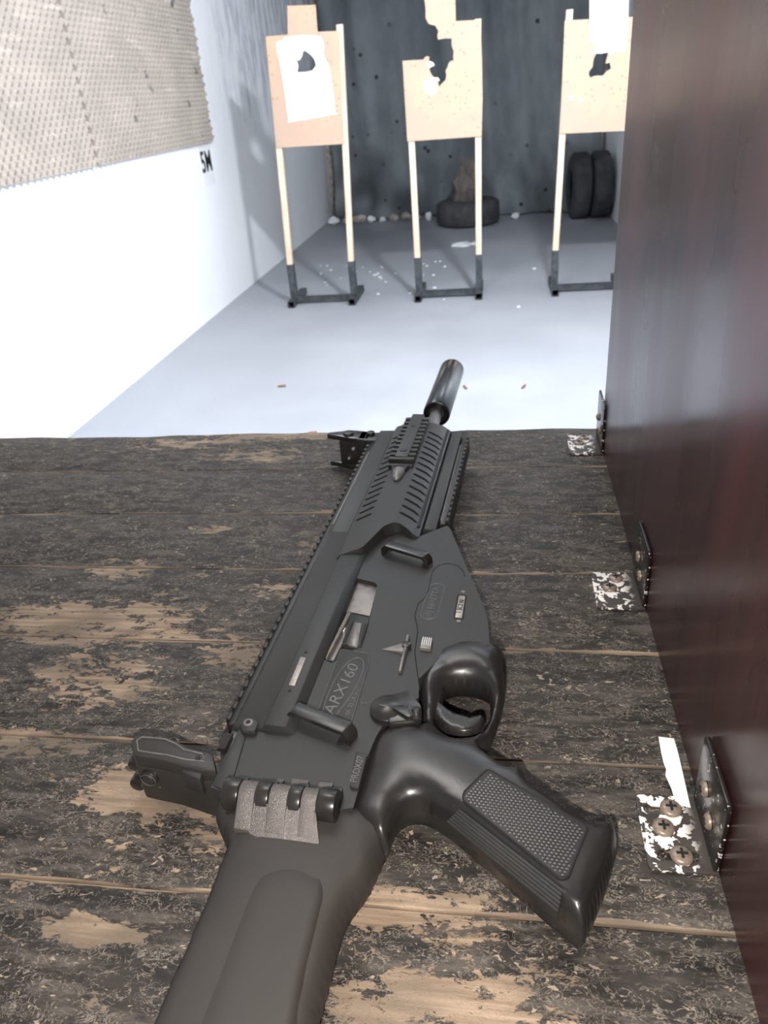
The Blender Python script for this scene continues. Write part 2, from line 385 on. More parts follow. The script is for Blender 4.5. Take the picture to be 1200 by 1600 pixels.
def inflate(name, mat, outer, wc, half, R, holes=(), topfn=None, step=.004, parent=None, power=.5, wb=None, Rf=None):
    """soft-edged solid: height rises like a quarter ellipse from its outline"""
    loops = [outer]+list(holes); segs = []
    for l in loops:
        for i in range(len(l)):
            segs.append((Vector(l[i]), Vector(l[(i+1) % len(l)])))
    def dist(p):
        best = 1e9
        for a, b in segs:
            ab = b-a; L = ab.length_squared
            t = max(0, min(1, (p-a).dot(ab)/L)) if L > 0 else 0
            d = (p-a-ab*t).length_squared
            if d < best: best = d
        return math.sqrt(best)
    def inside(p):
        c = False
        for a, b in segs:
            if (a.y > p.y) != (b.y > p.y) and p.x < (b.x-a.x)*(p.y-a.y)/(b.y-a.y)+a.x: c = not c
        return c
    pts = []; edges = []; bnd = 0
    for l in loops:
        o = len(pts); n = 0
        for i in range(len(l)):
            a = Vector(l[i]); b = Vector(l[(i+1) % len(l)]); k = max(1, int((b-a).length/step+.5))
            for j in range(k): pts.append(a.lerp(b, j/k)); n += 1
        edges += [(o+i, o+(i+1) % n) for i in range(n)]
    nb = len(pts)
    base = list(pts); loopsd = list(edges)
    for i, j in loopsd:
        a, b = base[i], base[j]; m = (a+b)/2; d = (b-a)
        if d.length < 1e-9: continue
        nn = Vector((-d.y, d.x)).normalized()
        for fr in (.03, .12, .28, .5, .75):
            for sg in (1, -1):
                q = m+nn*sg*R*fr
                if inside(q) and dist(q) > R*fr*.9: pts.append(q)
    xs = [p.x for p in base]; ys = [p.y for p in base]
    y = min(ys)
    while y < max(ys):
        x = min(xs)
        while x < max(xs):
            q = Vector((x, y))
            if inside(q) and dist(q) > R*.85: pts.append(q)
            x += step
        y += step
    res = delaunay_2d_cdt(pts, edges, [], 0, 1e-7)
    V, F = res[0], res[2]
    keep = [f for f in F if inside(sum((V[i] for i in f), Vector((0, 0)))/len(f))]
    top = []; bot = []; D = [dist(p) for p in V]; Hs = []
    for p, d in zip(V, D):
        t = min(d/(Rf(p) if Rf else R), 1); Hs.append(max(0, 1-(1-t)**2)**power)
    nb_ = [set() for _ in V]
    for f in keep:
        for i in range(len(f)):
            nb_[f[i]].add(f[i-1]); nb_[f[i-1]].add(f[i])
    for _ in range(12):
        Hn = list(Hs)
        for i, q in enumerate(nb_):
            k = .6*max(0, min(1, (D[i]-.0065)/.003))
            if q and k: Hn[i] = Hs[i]*(1-k)+k*sum(Hs[j] for j in q)/len(q)
        Hs = Hn
    for p, h in zip(V, Hs):
        ht = topfn(p) if topfn else half
        top.append((p.x, p.y, wc+ht*h)); bot.append((p.x, p.y, wc-((wb(p) if callable(wb) else wb) if wb is not None else half)*h))
    mb = MB(); n = len(V); fs = []
    for f in keep:
        fs.append(tuple(f)); fs.append(tuple(i+n for i in reversed(f)))
    mb.add(top+bot, fs)
    me = bpy.data.meshes.new(name); me.from_pydata(mb.v, [], mb.f); me.update()
    bm = bmesh.new(); bm.from_mesh(me); bmesh.ops.remove_doubles(bm, verts=bm.verts, dist=1e-6)
    bmesh.ops.delete(bm, geom=[v for v in bm.verts if not v.link_faces], context='VERTS')
    bmesh.ops.recalc_face_normals(bm, faces=bm.faces); bm.to_mesh(me); bm.free()
    for p in me.polygons: p.use_smooth = True
    o = bpy.data.objects.new(name, me); COL.objects.link(o); me.materials.append(mat); o.parent = parent
    return o

# ------------------------------------------------------------------ the setting
XL, XR, YB, YR, ZC = -2.05, 1.14, 9.6, -1.6, 2.75
tag(MB().box(XL-.1, XR+.1, YR-.1, YB+.1, -.1, 0).build('floor', M['floor']), kind='structure')
tag(MB().box(XL-.1, XR+.1, YR-.1, YB+.1, ZC, ZC+.1).build('ceiling', M['ceil']), kind='structure')
tag(MB().box(XL-.1, XL, YR, YB, 0, ZC).build('wall_left', M['wall']), kind='structure')
tag(MB().box(XR, XR+.1, YR, YB, 0, ZC).build('wall_right', M['wall']), kind='structure')
tag(MB().box(XL, XR, YB, YB+.1, 0, ZC).build('wall_back', M['rubble']), kind='structure')
tag(MB().box(XL, XR, YR-.1, YR, 0, ZC).build('wall_rear', M['ceil']), kind='structure')

# slate sheet hung over the bullet trap
def curtain():
    nx, nz = 150, 70; vs = []; x0, x1 = -1.93, 1.085
    for k in range(nz+1):
        z = .012+(2.68-.012)*k/nz
        for i in range(nx+1):
            x = x0+(x1-x0)*i/nx; lo = max(0, 1-z/1.1)
            fold = .045*math.sin(x*6+1.2*math.sin(z*1.3))+.018*math.sin(x*17+z*1.7+2*math.sin(x*3))+.003*math.sin(x*41+z*3)
            drape = .085*lo*math.sin((x+.42)*8*(1+z*.7)) + .03*lo*math.sin(z*14+x*5)
            q = max(0, min(1, (x+1.3)/1.9)); flare = -(.03+.42*q)*lo*lo
            gap = .34*math.exp(-((x+.42)/.16)**2)*math.exp(-((z-.35)/.40)**2)
            vs.append((x, 9.33+fold+drape+flare+gap, z))
    fs = [(k*(nx+1)+i, k*(nx+1)+i+1, (k+1)*(nx+1)+i+1, (k+1)*(nx+1)+i) for k in range(nz) for i in range(nx)]
    o = MB().add(vs, fs).build('sheet_curtain', M['curtain'], smooth=True, ang=180, recalc=False)
    s = o.modifiers.new('s', 'SOLIDIFY'); s.thickness = .006
    tag(o, 'dark slate sheet hanging in folds across the far end of the range', 'curtain')
curtain()
rl = MB().sweep((-1.96, 9.33, 2.71), (1.10, 9.33, 2.71), .018, n=12).build('curtain_rail', M['housing'], smooth=True)
tag(rl, 'grey rail carrying the dark slate sheet at the far end', 'rail')

def tyre(loc, R, h, label, up=False, tilt=0):
    prof = [(0, R*.56), (0, R*.80), (h*.06, R*.93), (h*.16, R), (h*.84, R), (h*.94, R*.93), (h, R*.80), (h, R*.56), (h*.86, R*.53), (h*.7, R*.70), (h*.3, R*.70), (h*.14, R*.53), (0, R*.56)]
    n = 72; vs = []
    for yy, r in prof:
        for i in range(n):
            t = 2*math.pi*i/n; rr = r*(.985 if (r > R*.98 and i % 3 == 0) else 1); vs.append((math.cos(t)*rr, math.sin(t)*rr, yy))
    fs = [(k*n+i, (k+1)*n+i, (k+1)*n+(i+1) % n, k*n+(i+1) % n) for k in range(len(prof)-1) for i in range(n)]
    o = MB().add(vs, fs).build('worn_tyre', M['rubber'], smooth=True, ang=50)
    o.location = loc
    if up: o.rotation_euler = (0, math.radians(90), math.radians(4))
    return tag(o, label, 'tyre', 'old tyres at the foot of the sheet')
tyre((-.345, 8.56, 0), .335, .25, 'black tyre lying flat on the floor under the middle target board')
tyre((.705, 8.50, .315), .315, .19, 'black tyre on edge at the foot of the sheet, left of the upright pair', 'x')
tyre((.905, 8.50, .315), .315, .19, 'black tyre on edge at the sheet, right of the pair, by the wall', 'x')

def lump(name, mat, loc, sc, seed, label, cat, group=None, n=2):
    bm = bmesh.new(); bmesh.ops.create_icosphere(bm, subdivisions=n, radius=1); rd = random.Random(seed)
    for v in bm.verts: v.co *= rd.uniform(.72, 1.12)
    bmesh.ops.scale(bm, vec=sc, verts=bm.verts)
    mz = min(v.co.z for v in bm.verts)
    me = bpy.data.meshes.new(name); bm.to_mesh(me); bm.free(); me.materials.append(mat)
    o = bpy.data.objects.new(name, me); COL.objects.link(o); o.location = (loc[0], loc[1], loc[2]-mz); o.rotation_euler.z = rd.uniform(0, 6)
    return tag(o, label, cat, group)
o = lump('brown_bundle', M['sack'], (-.34, 8.58, 0.0), (.17, .15, .34), 8, 'dim brown bundle standing inside the tyre that lies flat', 'bundle', n=3)
# litter at the foot of the sheet
scr = [(522, 346), (541, 343), (561, 343), (580, 341), (598, 344), (616, 341), (634, 343), (652, 341), (670, 344), (805, 342)]
for i, (px, py) in enumerate(scr):
    p = atZ(px, py, 0); rd = random.Random(i); p.y = min(p.y, 9.05)
    p.x = atY(px, py, p.y).x
    wh = i in (0, 3, 4, 8, 9)
    lump('paper_scrap' if wh else 'rubble_chunk', M['white'] if wh else M['rubble'], p, (rd.uniform(.045, .085), .04, rd.uniform(.025, .05)), i+20,
         'crumpled white paper scrap in the litter along the foot of the sheet' if wh else 'brownish chunk in the litter along the foot of the sheet', 'litter', 'white scraps at the foot of the sheet' if wh else 'brown chunks at the foot of the sheet', n=2)
def flat_scrap(px, py, s, seed, label, group=None):
    p = atZ(px, py, 0); rd = random.Random(seed); n = 9
    vs = [(math.cos(2*math.pi*k/n)*s*rd.uniform(.6, 1.2), math.sin(2*math.pi*k/n)*s*rd.uniform(.8, 1.7), rd.uniform(.002, .25*s+.003)) for k in range(n)]+[(0, 0, s*.35)]
    vs += [(x, y, 0.0) for x, y, z in vs[:n]]
    fs = [(k, (k+1) % n, n) for k in range(n)]+[(k, n+1+k, n+1+(k+1) % n, (k+1) % n) for k in range(n)]+[tuple(n+1+k for k in range(n))[::-1]]
    o = MB().add(vs, fs).build('paper_scrap', M['white']); o.location = (p.x, p.y, 0.001)
    return tag(o, label, 'litter', group)
flat_scrap(722, 383, .085, 2, 'large torn white paper lying on the floor behind the middle target stand')
flat_scrap(741, 381, .05, 4, 'small white paper beside the large torn one behind the middle stand')
def flake(px, py, s_, seed):
    w = ('left of the left target stand' if px < 452 else 'between the uprights of the left target stand' if px < 545 else 'between the left and middle target stands' if px < 645 else
         'between the uprights of the middle target stand' if px < 745 else 'between the middle and right target stands')
    w += ', beyond its crossbar' if py < 425 else ''
    flat_scrap(px, py, s_, seed, 'tiny white flake on the floor '+w.replace(', beyond its crossbar', ', farther back'), 'white flakes '+w.replace(', beyond its crossbar', ', farther back'))
rd = random.Random(5)
for i in range(34):
    px = rd.choice([rd.uniform(560, 610), rd.uniform(660, 700), rd.uniform(560, 760), rd.uniform(500, 560)]); py = rd.uniform(405, 470)
    flake(px, py, rd.uniform(.006, .013), 50+i)
for px, py, s in [(835, 420, .016), (677, 430, .015), (679, 450, .014), (810, 480, .012), (586, 430, .018), (594, 433, .016)]:
    flake(px, py, s, int(px))
for i, (px, py, a, lb) in enumerate([(440, 603, .2, 'small brown fired case on the floor nearest the left wall'), (727, 605, 1.9, 'small brown fired case on the floor just right of the black muzzle tube'),
                              (818, 604, 1.2, 'small brown fired case on the floor nearest the dark partition'), (488, 676, .1, 'small brown fired case on the floor just beyond the bench edge'),
                              (71, 684, .1, 'small brown fired case at the foot of the white wall behind the bench edge')]):
    p = atZ(px, py, .006)
    o = MB().lathe([(-.022, .0), (-.022, .0058), (-.019, .0058), (-.018, .005), (-.016, .0056), (.008, .0056), (.013, .0038), (.022, .0038), (.022, 0)], 16).build('fired_case', M['brass'], smooth=True)
    o.location = (p.x, p.y, .0062); o.rotation_euler.z = a+1.57; tag(o, lb, 'cartridge case')

# acoustic foam on the left wall
def foam(y0, y1, label, rag=False):
    z0, z1 = 1.105, 2.66; p = .027; sub = 3; ny = int(round((y1-y0)/p))*sub; nz = int(round((z1-z0)/p))*sub
    vs = []; rd = random.Random(int(y0*10))
    for k in range(nz+1):
        for i in range(ny+1):
            y = y0+(y1-y0)*i/ny; z = z0+(z1-z0)*k/nz
            a = .5+.5*math.cos(math.pi*(i/sub))*math.cos(math.pi*(k/sub))
            d = .016+.022*a+.001*rd.random()
            yy = y
            if rag and i > ny-sub: yy += rd.uniform(-.006, .006)-(0.03 if (k//5) % 7 == 3 else 0)
            vs.append((XL+d, yy, z))
    n = len(vs); W1 = ny+1
    fs = [(k*W1+i, k*W1+i+1, (k+1)*W1+i+1, (k+1)*W1+i) for k in range(nz) for i in range(ny)]
    bx = [(XL+.002, v[1], v[2]) for v in vs]
    ring = [i for i in range(W1)]+[k*W1+ny for k in range(1, nz+1)]+[nz*W1+i for i in range(ny-1, -1, -1)]+[k*W1 for k in range(nz-1, 0, -1)]
    vs2 = [bx[i] for i in ring]; m = len(ring)
    fs += [(ring[j], n+j, n+(j+1) % m, ring[(j+1) % m]) for j in range(m)]
    return tag(MB().add(vs+vs2, fs).build('acoustic_foam_panel', M['foam'], recalc=False), label, 'foam panel')
foam(1.2, 3.92, 'beige pyramid foam panel on the white wall, nearer of the two')
foam(3.935, 5.70, 'beige pyramid foam panel on the white wall, farther one above the distance sign', True)

# 5M sign
a = atX(309, 237, XL+.003); b = atX(335, 284, XL+.003)
sg = empty('distance_sign', (XL, 5.545, 1.085)); tag(sg, 'small white card with black 5M on the white wall below the foam', 'sign')
o = MB().box(XL+.0005, XL+.004, 5.425, 5.66, .835, 1.098).build('card', M['white'])
o.data.transform(Matrix.Translation((-XL, -5.545, -1.085))); o.parent = sg
me = text('5M', .235, .0006, offset=.004)
me.transform(Matrix.Translation((.0048, 0, -.105)) @ Matrix(((0, 0, 1, 0), (1, 0, 0, 0), (0, 1, 0, 0), (0, 0, 0, 1))) @ Matrix.Diagonal((.72, .8, 1, 1)))
o = bpy.data.objects.new('lettering', me); COL.objects.link(o); o.parent = sg; me.materials.clear(); me.materials.append(simple('black_ink', (.012, .012, .014), None, .5)); o['label'] = 'black 5M lettering'

# ------------------------------------------------------------------ target stands
YS = 5.42
def stand(xl, xr, tl, tr, zl, zr, label, lean_y=0.0, nub=False):
    r = empty('target_stand', ((xl+xr)/2, YS, 0)); tag(r, label, 'target stand', 'target stands')
    ox, oy = r.location.x, r.location.y
    def B(mb, name, mat, **k):
        mb.v = [(v[0]-ox, v[1]-oy, v[2]) for v in mb.v]; return mb.build(name, mat, r, **k)
    t = .024
    for x in (xl, xr):
        o = B(MB().prism([(x-t, 0), (x+t, 0), (x+t, 2*t), (x-t, 2*t)], 0, 1, [[(x-t+.004, .004), (x+t-.004, .004), (x+t-.004, 2*t-.004), (x-t+.004, 2*t-.004)]]), 'foot', M['blackpaint'])
        o.data.transform(Matrix(((1, 0, 0, 0), (0, 0, .42, YS-.13-oy), (0, 1, 0, 0), (0, 0, 0, 1))) @ Matrix.Translation((0, oy, 0)))
        B(MB().prism([(x-t, YS-t), (x+t, YS-t), (x+t, YS+t), (x-t, YS+t)], .048, .285, [[(x-t+.003, YS-t+.003), (x+t-.003, YS-t+.003), (x+t-.003, YS+t-.003), (x-t+.003, YS+t-.003)]]), 'socket', M['blackpaint'])
    B(MB().box(xl+t, xr-t, YS-.02, YS+.02, .012, .05), 'crossbar', M['blackpaint'])
    for x, tx, tz in ((xl, tl, zl), (xr, tr, zr)):
        h = .0195; z0 = .06; mb = MB(); vs = []
        x0_ = x+(tx-x)*(z0-.28)/(tz-.28) if False else x
        for z, cx in ((z0, x), (.285, x), (tz, tx)):
            vs += [(cx-h, YS-h, z), (cx+h, YS-h, z), (cx+h, YS+h, z), (cx-h, YS+h, z)]
        fs = [(3, 2, 1, 0), (8, 9, 10, 11)]+[(k*4+i, k*4+(i+1) % 4, k*4+4+(i+1) % 4, k*4+4+i) for k in (0, 1) for i in range(4)]
        B(mb.add(vs, fs), 'wooden_post', M['pine'], bevel=.002)
    return r
def px2(x0, py, y): return atY(x0, py, y)
stand(-1.505, -1.055, -1.445, -.985, 1.66, 1.70, 'black steel stand with pine posts nearest the left wall, its posts leaning')
stand(-.578, -.150, -.575, -.135, 1.46, 1.655, 'black steel stand with pine posts in the middle, tyre behind it')
stand(.372, .815, .405, .85, 1.655, 1.60, 'black steel stand with pine posts half hidden by the dark partition')
YBD = YS-.024
def board(name, mat, px, y, th, holes=(), label='', cat='', group=None, sub=1):
    P = [(p.x, p.z) for p in (atY(a_, b_, y) for a_, b_ in px)]
    HH = [[(p.x, p.z) for p in (atY(a_, b_, y) for a_, b_ in h)] for h in holes]
    mb = MB().prism(P, 0, th, HH)
    cx = sum(p[0] for p in P)/len(P); z0 = min(p[1] for p in P)
    mb.v = [(v[0]-cx, -v[2], v[1]-z0) for v in mb.v]
    o = mb.build(name, mat); o.location = (cx, y+th, z0); return tag(o, label, cat, group)
def jag(pts, amp, seed, n=2):
    rd = random.Random(seed); out = []
    for i in range(len(pts)):
        a = pts[i]; b = pts[(i+1) % len(pts)]
        for j in range(n):
            t = j/n; out.append((a[0]+(b[0]-a[0])*t+(rd.uniform(-amp, amp) if j else 0), a[1]+(b[1]-a[1])*t+(rd.uniform(-amp, amp) if j else 0)))
    return out
yb = YBD-.006
hole1 = [(463, 92), (467, 95), (472, 88), (473.5, 80), (476.5, 79), (484, 84), (491.5, 93), (494, 102), (488.5, 110), (478, 112.5), (464, 113), (466, 103.5)]
board('cardboard_target', M['card'], [(415, 57), (449.5, 54), (449, 9), (493, 7.5), (496, 49.5), (523, 48.5), (530, 49), (537, 225), (432, 231)], yb, .005, [hole1],
      'brown cardboard target with white sheet and one ragged hole, nearest the left wall', 'target board', 'cardboard targets')
board('paper_target', M['white'], smooth_loop([(431, 67.5), (443.5, 63), (445, 58), (501, 56), (505, 84), (514, 105), (520, 142), (524, 175.5), (522, 178.5), (456, 190.5), (451, 187.5), (445, 145.5), (438, 102)], 2), yb-.004, .0015, [hole1],
      'tilted white paper sheet with a ragged hole on the left cardboard', 'paper target')
mid = [(629, 95), (662, 93), (666.5, 88), (671, 90), (669.5, 96), (677, 103.5), (671, 108), (675.5, 118.5), (684.5, 123), (686, 135), (689, 132), (696.5, 124.5), (696, 111), (701, 99), (708.5, 94.5), (709, 79.5), (705.5, 67.5), (705.5, 60), (684.5, 62), (685, 49.5), (680, 40), (669.5, 37), (665, 28.5), (663.5, 0), (662.5, -16), (711, -18), (711.5, 0), (712, 33), (750.5, 31), (753, 95), (754, 150), (752.5, 213), (636.5, 221)]
md = []
for i in range(len(mid)):
    a_, b_ = mid[i], mid[(i+1) % len(mid)]; md.append(a_)
    if 1 <= i <= 22: md.append(((a_[0]+b_[0])/2+random.uniform(-1.4, 1.4), (a_[1]+b_[1])/2+random.uniform(-1.4, 1.4)))
board('cardboard_target', M['card'], md, yb, .005, [], 'brown cardboard target in the middle, its upper left shot away', 'target board', 'cardboard targets')
board('paper_patch', M['white'], [(660, 132), (665, 125), (672.5, 121.5), (684.5, 121), (687, 126), (680, 127.5), (682, 139), (679, 145), (672.5, 148.5), (663.5, 142.5)], yb-.004, .002, [], 'white paper remnant at the lower rim of the big hole in the middle target', 'paper scrap')
board('paper_patch', M['white'], [(665.5, 98), (671, 95.5), (676, 97), (679, 102), (671, 105.5)], yb-.004, .002, [], 'tiny white paper remnant on the torn upper corner of the middle target', 'paper scrap')
hole3 = jag([(932, 84), (927.5, 93), (926, 105), (920, 112.5), (923, 121.5), (932, 118), (941, 118.5), (947, 112), (954.5, 108), (953, 97.5), (946, 99), (948.5, 90), (950, 80), (940, 74)], 1.2, 3)
board('cardboard_target', M['card'], [(882.5, 32), (921, 30), (921, -30), (975, -33), (976, 27), (1010, 25), (1005, 110), (995, 203.5), (875, 209)], yb, .005, [hole3],
      'brown cardboard target with pitted hole, half hidden by the dark partition', 'target board', 'cardboard targets')
board('paper_target', M['white'], [(921.5, -34), (921.5, 60), (925, 66), (930.5, 70.5), (929, 78), (928, 83), (940, 83.5), (950, 81.5), (953, 84), (957.5, 82), (978.5, 78.5), (981, 30), (984, -36)], yb-.004, .0015, [],
      'white paper sheet with a torn lower edge, over the right cardboard', 'paper target')
for px, lb in ((893, 'left one of two round white stickers on the right cardboard'), (907, 'right one of two round white stickers on the right cardboard')):
    c = (px, 153 if px < 900 else 156)
    board('round_sticker', M['white'], [(c[0]+3.4*math.cos(k*.63), c[1]+3.4*math.sin(k*.63)) for k in range(10)], yb-.0025, .0015, [], lb, 'sticker')

# floodlight fixture over the range
r = empty('floodlight', (LP[0], LP[1]-.04, LP[2]+.02)); tag(r, 'grey floodlight hanging from the ceiling aimed down the range', 'light')
q = (Vector((-0.3, 5.3, 0.3))-Vector(LP)).to_track_quat('-Z', 'Y').to_matrix().to_4x4()
for nm, mb, mt in (('housing', MB().prism([(-.15, -.11), (.15, -.11), (.15, .11), (-.15, .11)], .035, .11), M['housing']), ('lens', MB().box(-.13, .13, -.09, .09, .028, .036), M['emit'])):
    o = mb.build(nm, mt, r, bevel=.004 if nm == 'housing' else 0); o.data.transform(q)
o = MB().sweep((0, -.02, .03), (0, -.02, ZC-LP[2]-.02), .012, n=12).build('stem', M['housing'], r, smooth=True)

# ------------------------------------------------------------------ firing bench
bench = empty('firing_bench', (-.3, .4, 0)); tag(bench, 'firing bench of worn black-painted planks under the rifle', 'bench')
def top():
    n = 90; rd = random.Random(1); vs = []; fs = []; x0, x1 = -1.15, .70
    mb = MB()
    for k in range(len(JO)-1):
        ya, yb_ = JO[k+1]+.0006, JO[k]-.0006; P = []
        front = [(x0+(x1-x0)*i/n, ya) for i in range(n+1)]
        back = []
        for i in range(n, -1, -1):
            w = 0
            if k == 0: w = .0022*math.sin(i*.35)+.0014*math.sin(i*1.3)+rd.uniform(-.0009, .0009)
            back.append((x0+(x1-x0)*i/n, yb_+w))
        mb.prism(front+back, T-.045, T)
    o = mb.build('plank_top', M['table'], None, bevel=.0008, seg=2)
    o.location = (0, 0, 0); return o
tp = top(); tp.data.transform(Matrix.Translation(-bench.location)); tp.parent = bench
# keep the texture in room coordinates
_t = M['table'].node_tree
mp = _t.nodes.new('ShaderNodeMapping'); mp.inputs[1].default_value = bench.location
tc = [n for n in _t.nodes if n.type == 'TEX_COORD'][0]
for l in list(tc.outputs['Object'].links):
    ts = l.to_socket; _t.links.remove(l); _t.links.new(mp.outputs[0], ts)
_t.links.new(tc.outputs['Object'], mp.inputs[0])
def bpart(mb, name, mat):
    o = mb.build(name, mat, None, bevel=.003); o.data.transform(Matrix.Translation(-bench.location)); o.parent = bench; return o
for x in (-1.1, .6):
    for y in (-.03, .80): bpart(MB().box(x-.035, x+.035, y-.035, y+.035, 0, T-.135), 'leg', M['blackpaint'])
bpart(MB().box(-1.14, .69, .78, .82, T-.135, T-.045), 'front_rail', M['blackpaint'])
bpart(MB().box(-1.14, .69, -.05, -.01, T-.135, T-.045), 'rear_rail', M['blackpaint'])

# dark partition between booths
XP = .1155
o = MB().box(XP, XP+.022, -.35, .812, T+.0005, T+1.0).build('booth_partition', M['part'], bevel=.0015)
tag(o, 'dark red-brown wooden partition standing on the bench at the right', 'partition')

# angle brackets screwed to bench and partition
def screw(parent, loc, ax, r=.0060):
    bm = bmesh.new(); mb = MB()
    mb.lathe([(0, 0), (0, r*1.0), (.0012, r), (.0022, r*.8), (.0028, r*.45), (.0029, 0)], 28)
    o = mb.build('screw', M['screw'], None, smooth=True, ang=60)
    Rz = Matrix.Rotation(math.radians(90), 4, 'X') if ax == 'z' else Matrix.Rotation(math.radians(90), 4, 'Z')
    o.data.transform(Rz)
    cr = MB().box(-r*.5, r*.5, -r*.12, r*.12, .0022, .0032).box(-r*.12, r*.12, -r*.5, r*.5, .0022, .00325)
    c = cr.build('cross_slot', M['dark'], None)
    if ax == 'x': c.data.transform(Matrix.Rotation(math.radians(-90), 4, 'Y'))
    c.parent = o; o.parent = parent; o.location = loc; return o
def bracket(y0, y1, w, hgt, label, ns=3, tip=None):
    r = empty('angle_bracket', (XP, (y0+y1)/2, T)); tag(r, label, 'bracket', None)
    L = (y1-y0)/2; th = .0025
    base = roundpoly([(-w, -L), (-.0005, -L), (-.0005, L), (-w, L)], [.004, .0005, .0005, .004])
    holes = []
    for k, (hx, hy) in enumerate(((-w*.60, L*.58), (-w*.72, 0), (-w*.52, -L*.6))):
        if k == 1: continue
        holes.append([(hx+(.0085 if math.cos(t) > 0 else -.0085)*.9+.0035*math.cos(t), hy+.0035*math.sin(t)) for t in [i*math.pi/6+.01 for i in range(12)]])
    o = MB().prism(base, .0003, th, holes if ns == 3 else ()).build('bench_plate', M['bracket'], r, bevel=.0005)
    cut_c = L*.95
    up = [(-L, th), (L, th), (L, hgt*.72), (L-.006, hgt*.85), (.004, hgt), (-.004, hgt), (-L+.004, hgt*.42), (-L, hgt*.3)] if tip is None else tip
    mb = MB().prism(roundpoly(up, .003), 0, th)
    mb.v = [(-.0004-th+v[2], v[0], v[1]) for v in mb.v]
    o = mb.build('wall_plate', M['bracket2'], r, bevel=.0005); o['label'] = 'glossy black upright plate'
    for k, (sx, sy) in enumerate(((-w*.48, L*.62), (-w*.66, 0.002), (-w*.48, -L*.62))[:ns]):
        screw(r, (sx, sy, th), 'z')
    for sy, sz in ((L*.30, hgt*.55), (-L*.25, hgt*.38)): screw(r, (-th-.0006, sy, sz), 'x', .0045)
    return r
R4 = lambda L, h: [(-L, .0025), (L, .0025), (L, h-.003), (L-.002, h), (-L+.002, h), (-L, h-.003)]
bracket(.268, .3178, .036, .055, 'nearest angle bracket, heavily chipped, with three crosshead screws', 3, R4(.0248, .055))
bracket(.501, .552, .038, .056, 'middle angle bracket at the foot of the dark partition', 2, R4(.0252, .056))
bracket(.790, .842, .037, .060, 'farthest angle bracket at the bench edge by the partition end', 2, R4(.0255, .060))
# strip of white tape
def tape():
    rd = random.Random(3); P = []
    L = [(.1009, .3634), (.1002, .350), (.1002, .342), (.1008, .337), (.0995, .332), (.1012, .322), (.1016, .3114)]
    Rr = [(.1094, .3093), (.1100, .330), (.1105, .350), (.1102, .3623)]
    P = [Vector(p) for p in L+Rr]; c = Vector((.105, .336))
    o = MB().prism([tuple(p-c) for p in P], 0, .0004, fn=None).build('tape_strip', M['white'])
    o.location = (c.x, c.y, T+.0032); o.rotation_euler.x = 0.0
    return tag(o, 'torn white paper strip lying over the nearest bracket', 'tape')
tape()

# ------------------------------------------------------------------ the rifle
ORG = Vector((0, .45, 0))
gun = empty('rifle', (GO+ORG.x*math.cos(GA)+ORG.y*math.sin(GA), ORG.y*math.cos(GA), T), -GA)
tag(gun, 'black rifle with a fat black muzzle tube lying on its side on the bench', 'rifle')
kids = []
def gk(o, label=None, parent=None):
    o.parent = parent or gun; kids.append(o)
    if label: o['label'] = label
    return o
def GP(pts, w): return [gp(a_, b_, w) for a_, b_ in pts]
mm = .001
def P2(pts): return [(a_*mm, b_*mm) for a_, b_ in pts]
WR = .044                                          # flat side of the receiver
# upper receiver: long extrusion carrying the sight rail
def slab(name, prof, u0, u1, mat, **k):
    """prof: (across, up) outline in mm, extruded along the rifle"""
    mb = MB().prism(P2(prof), u0*mm, u1*mm); mb.v = [(v[0], v[2], v[1]) for v in mb.v]
    o = mb.build(name, mat, None, **k); return o
up = slab('upper_receiver', [(-53, 20), (-53, 42), (-50, 45.5), (-31, 46.5), (-30, 49.5), (-16, 49.5), (-11, 44.5), (-8, 20)], 313, 545, M['poly'], bevel=.0007)
gk(up)
gk(slab('upper_side_panel', [(-53, 20), (-53, 42), (-50, 45.5), (-34, 46.0), (-34, 20)], 545, 765, M['poly'], bevel=.0006))
gk(slab('rail_shoulder', [(-54.2, 34), (-54.2, 42.2), (-51.2, 42.2), (-51.2, 34)], 563, 716, M['tan_metal']), 'pale tan-grey strip beside the sight rail')
gk(slab('rail_shoulder', [(-54.0, 34), (-54.0, 41.6), (-52.2, 42.6), (-52.2, 34)], 318, 563, M['rail']))
# picatinny sight rail, teeth pointing away from the bore
mb = MB(); u = 322.0
mb.box(-.0575, -.0525, .318, .764, .021, .041)
while u < 760:
    mb.box(-.0605, -.0574, u*mm, (u+6.0)*mm, .0205, .0415); u += 10
gk(mb.build('sight_rail', M['rail'], None, bevel=.0006))
# slotted handguard
hg = slab('handguard', [(-34, 14), (-34, 46), (-31, 49.5), (-14, 53.5), (6, 54.5), (20, 51), (29, 44.5), (29, 14)], 500, 768, M['poly'], bevel=0)
c1 = MB().prism(roundpoly(P2([(-60, 490), (-60, 380), (60, 380), (60, 542), (29.5, 543), (24, 541.5), (10, 552), (-1, 545), (-13, 508), (-24, 505)]), .005, 4), .043, .070)
cut1 = c1.build('c', M['poly'])
sl = MB()
def slot(v0, u0, v1, u1, r, z0, z1):
    a_ = Vector((v0, u0)); b_ = Vector((v1, u1)); d = (b_-a_).normalized(); n_ = Vector((-d.y, d.x)); P = []
    for i in range(7):
        t = math.pi*i/6; P.append(a_-d*math.sin(t)*r+n_*math.cos(t)*r)
    for i in range(7):
        t = math.pi*i/6; P.append(b_+d*math.sin(t)*r-n_*math.cos(t)*r)
    sl.prism([tuple(p) for p in P], z0, z1)
for i in range(15):
    u = (562+i*12.5)*mm
    slot(-.0285, u-.003, -.0185, u+.0035, .0017, .0475, .060)
    slot(.0095, u+.006, .0235, u-.001, .0017, .0475, .060)
cut2 = sl.build('c', M['poly'])
cut(hg, cut1, cut2, edge_split=25); gk(hg)
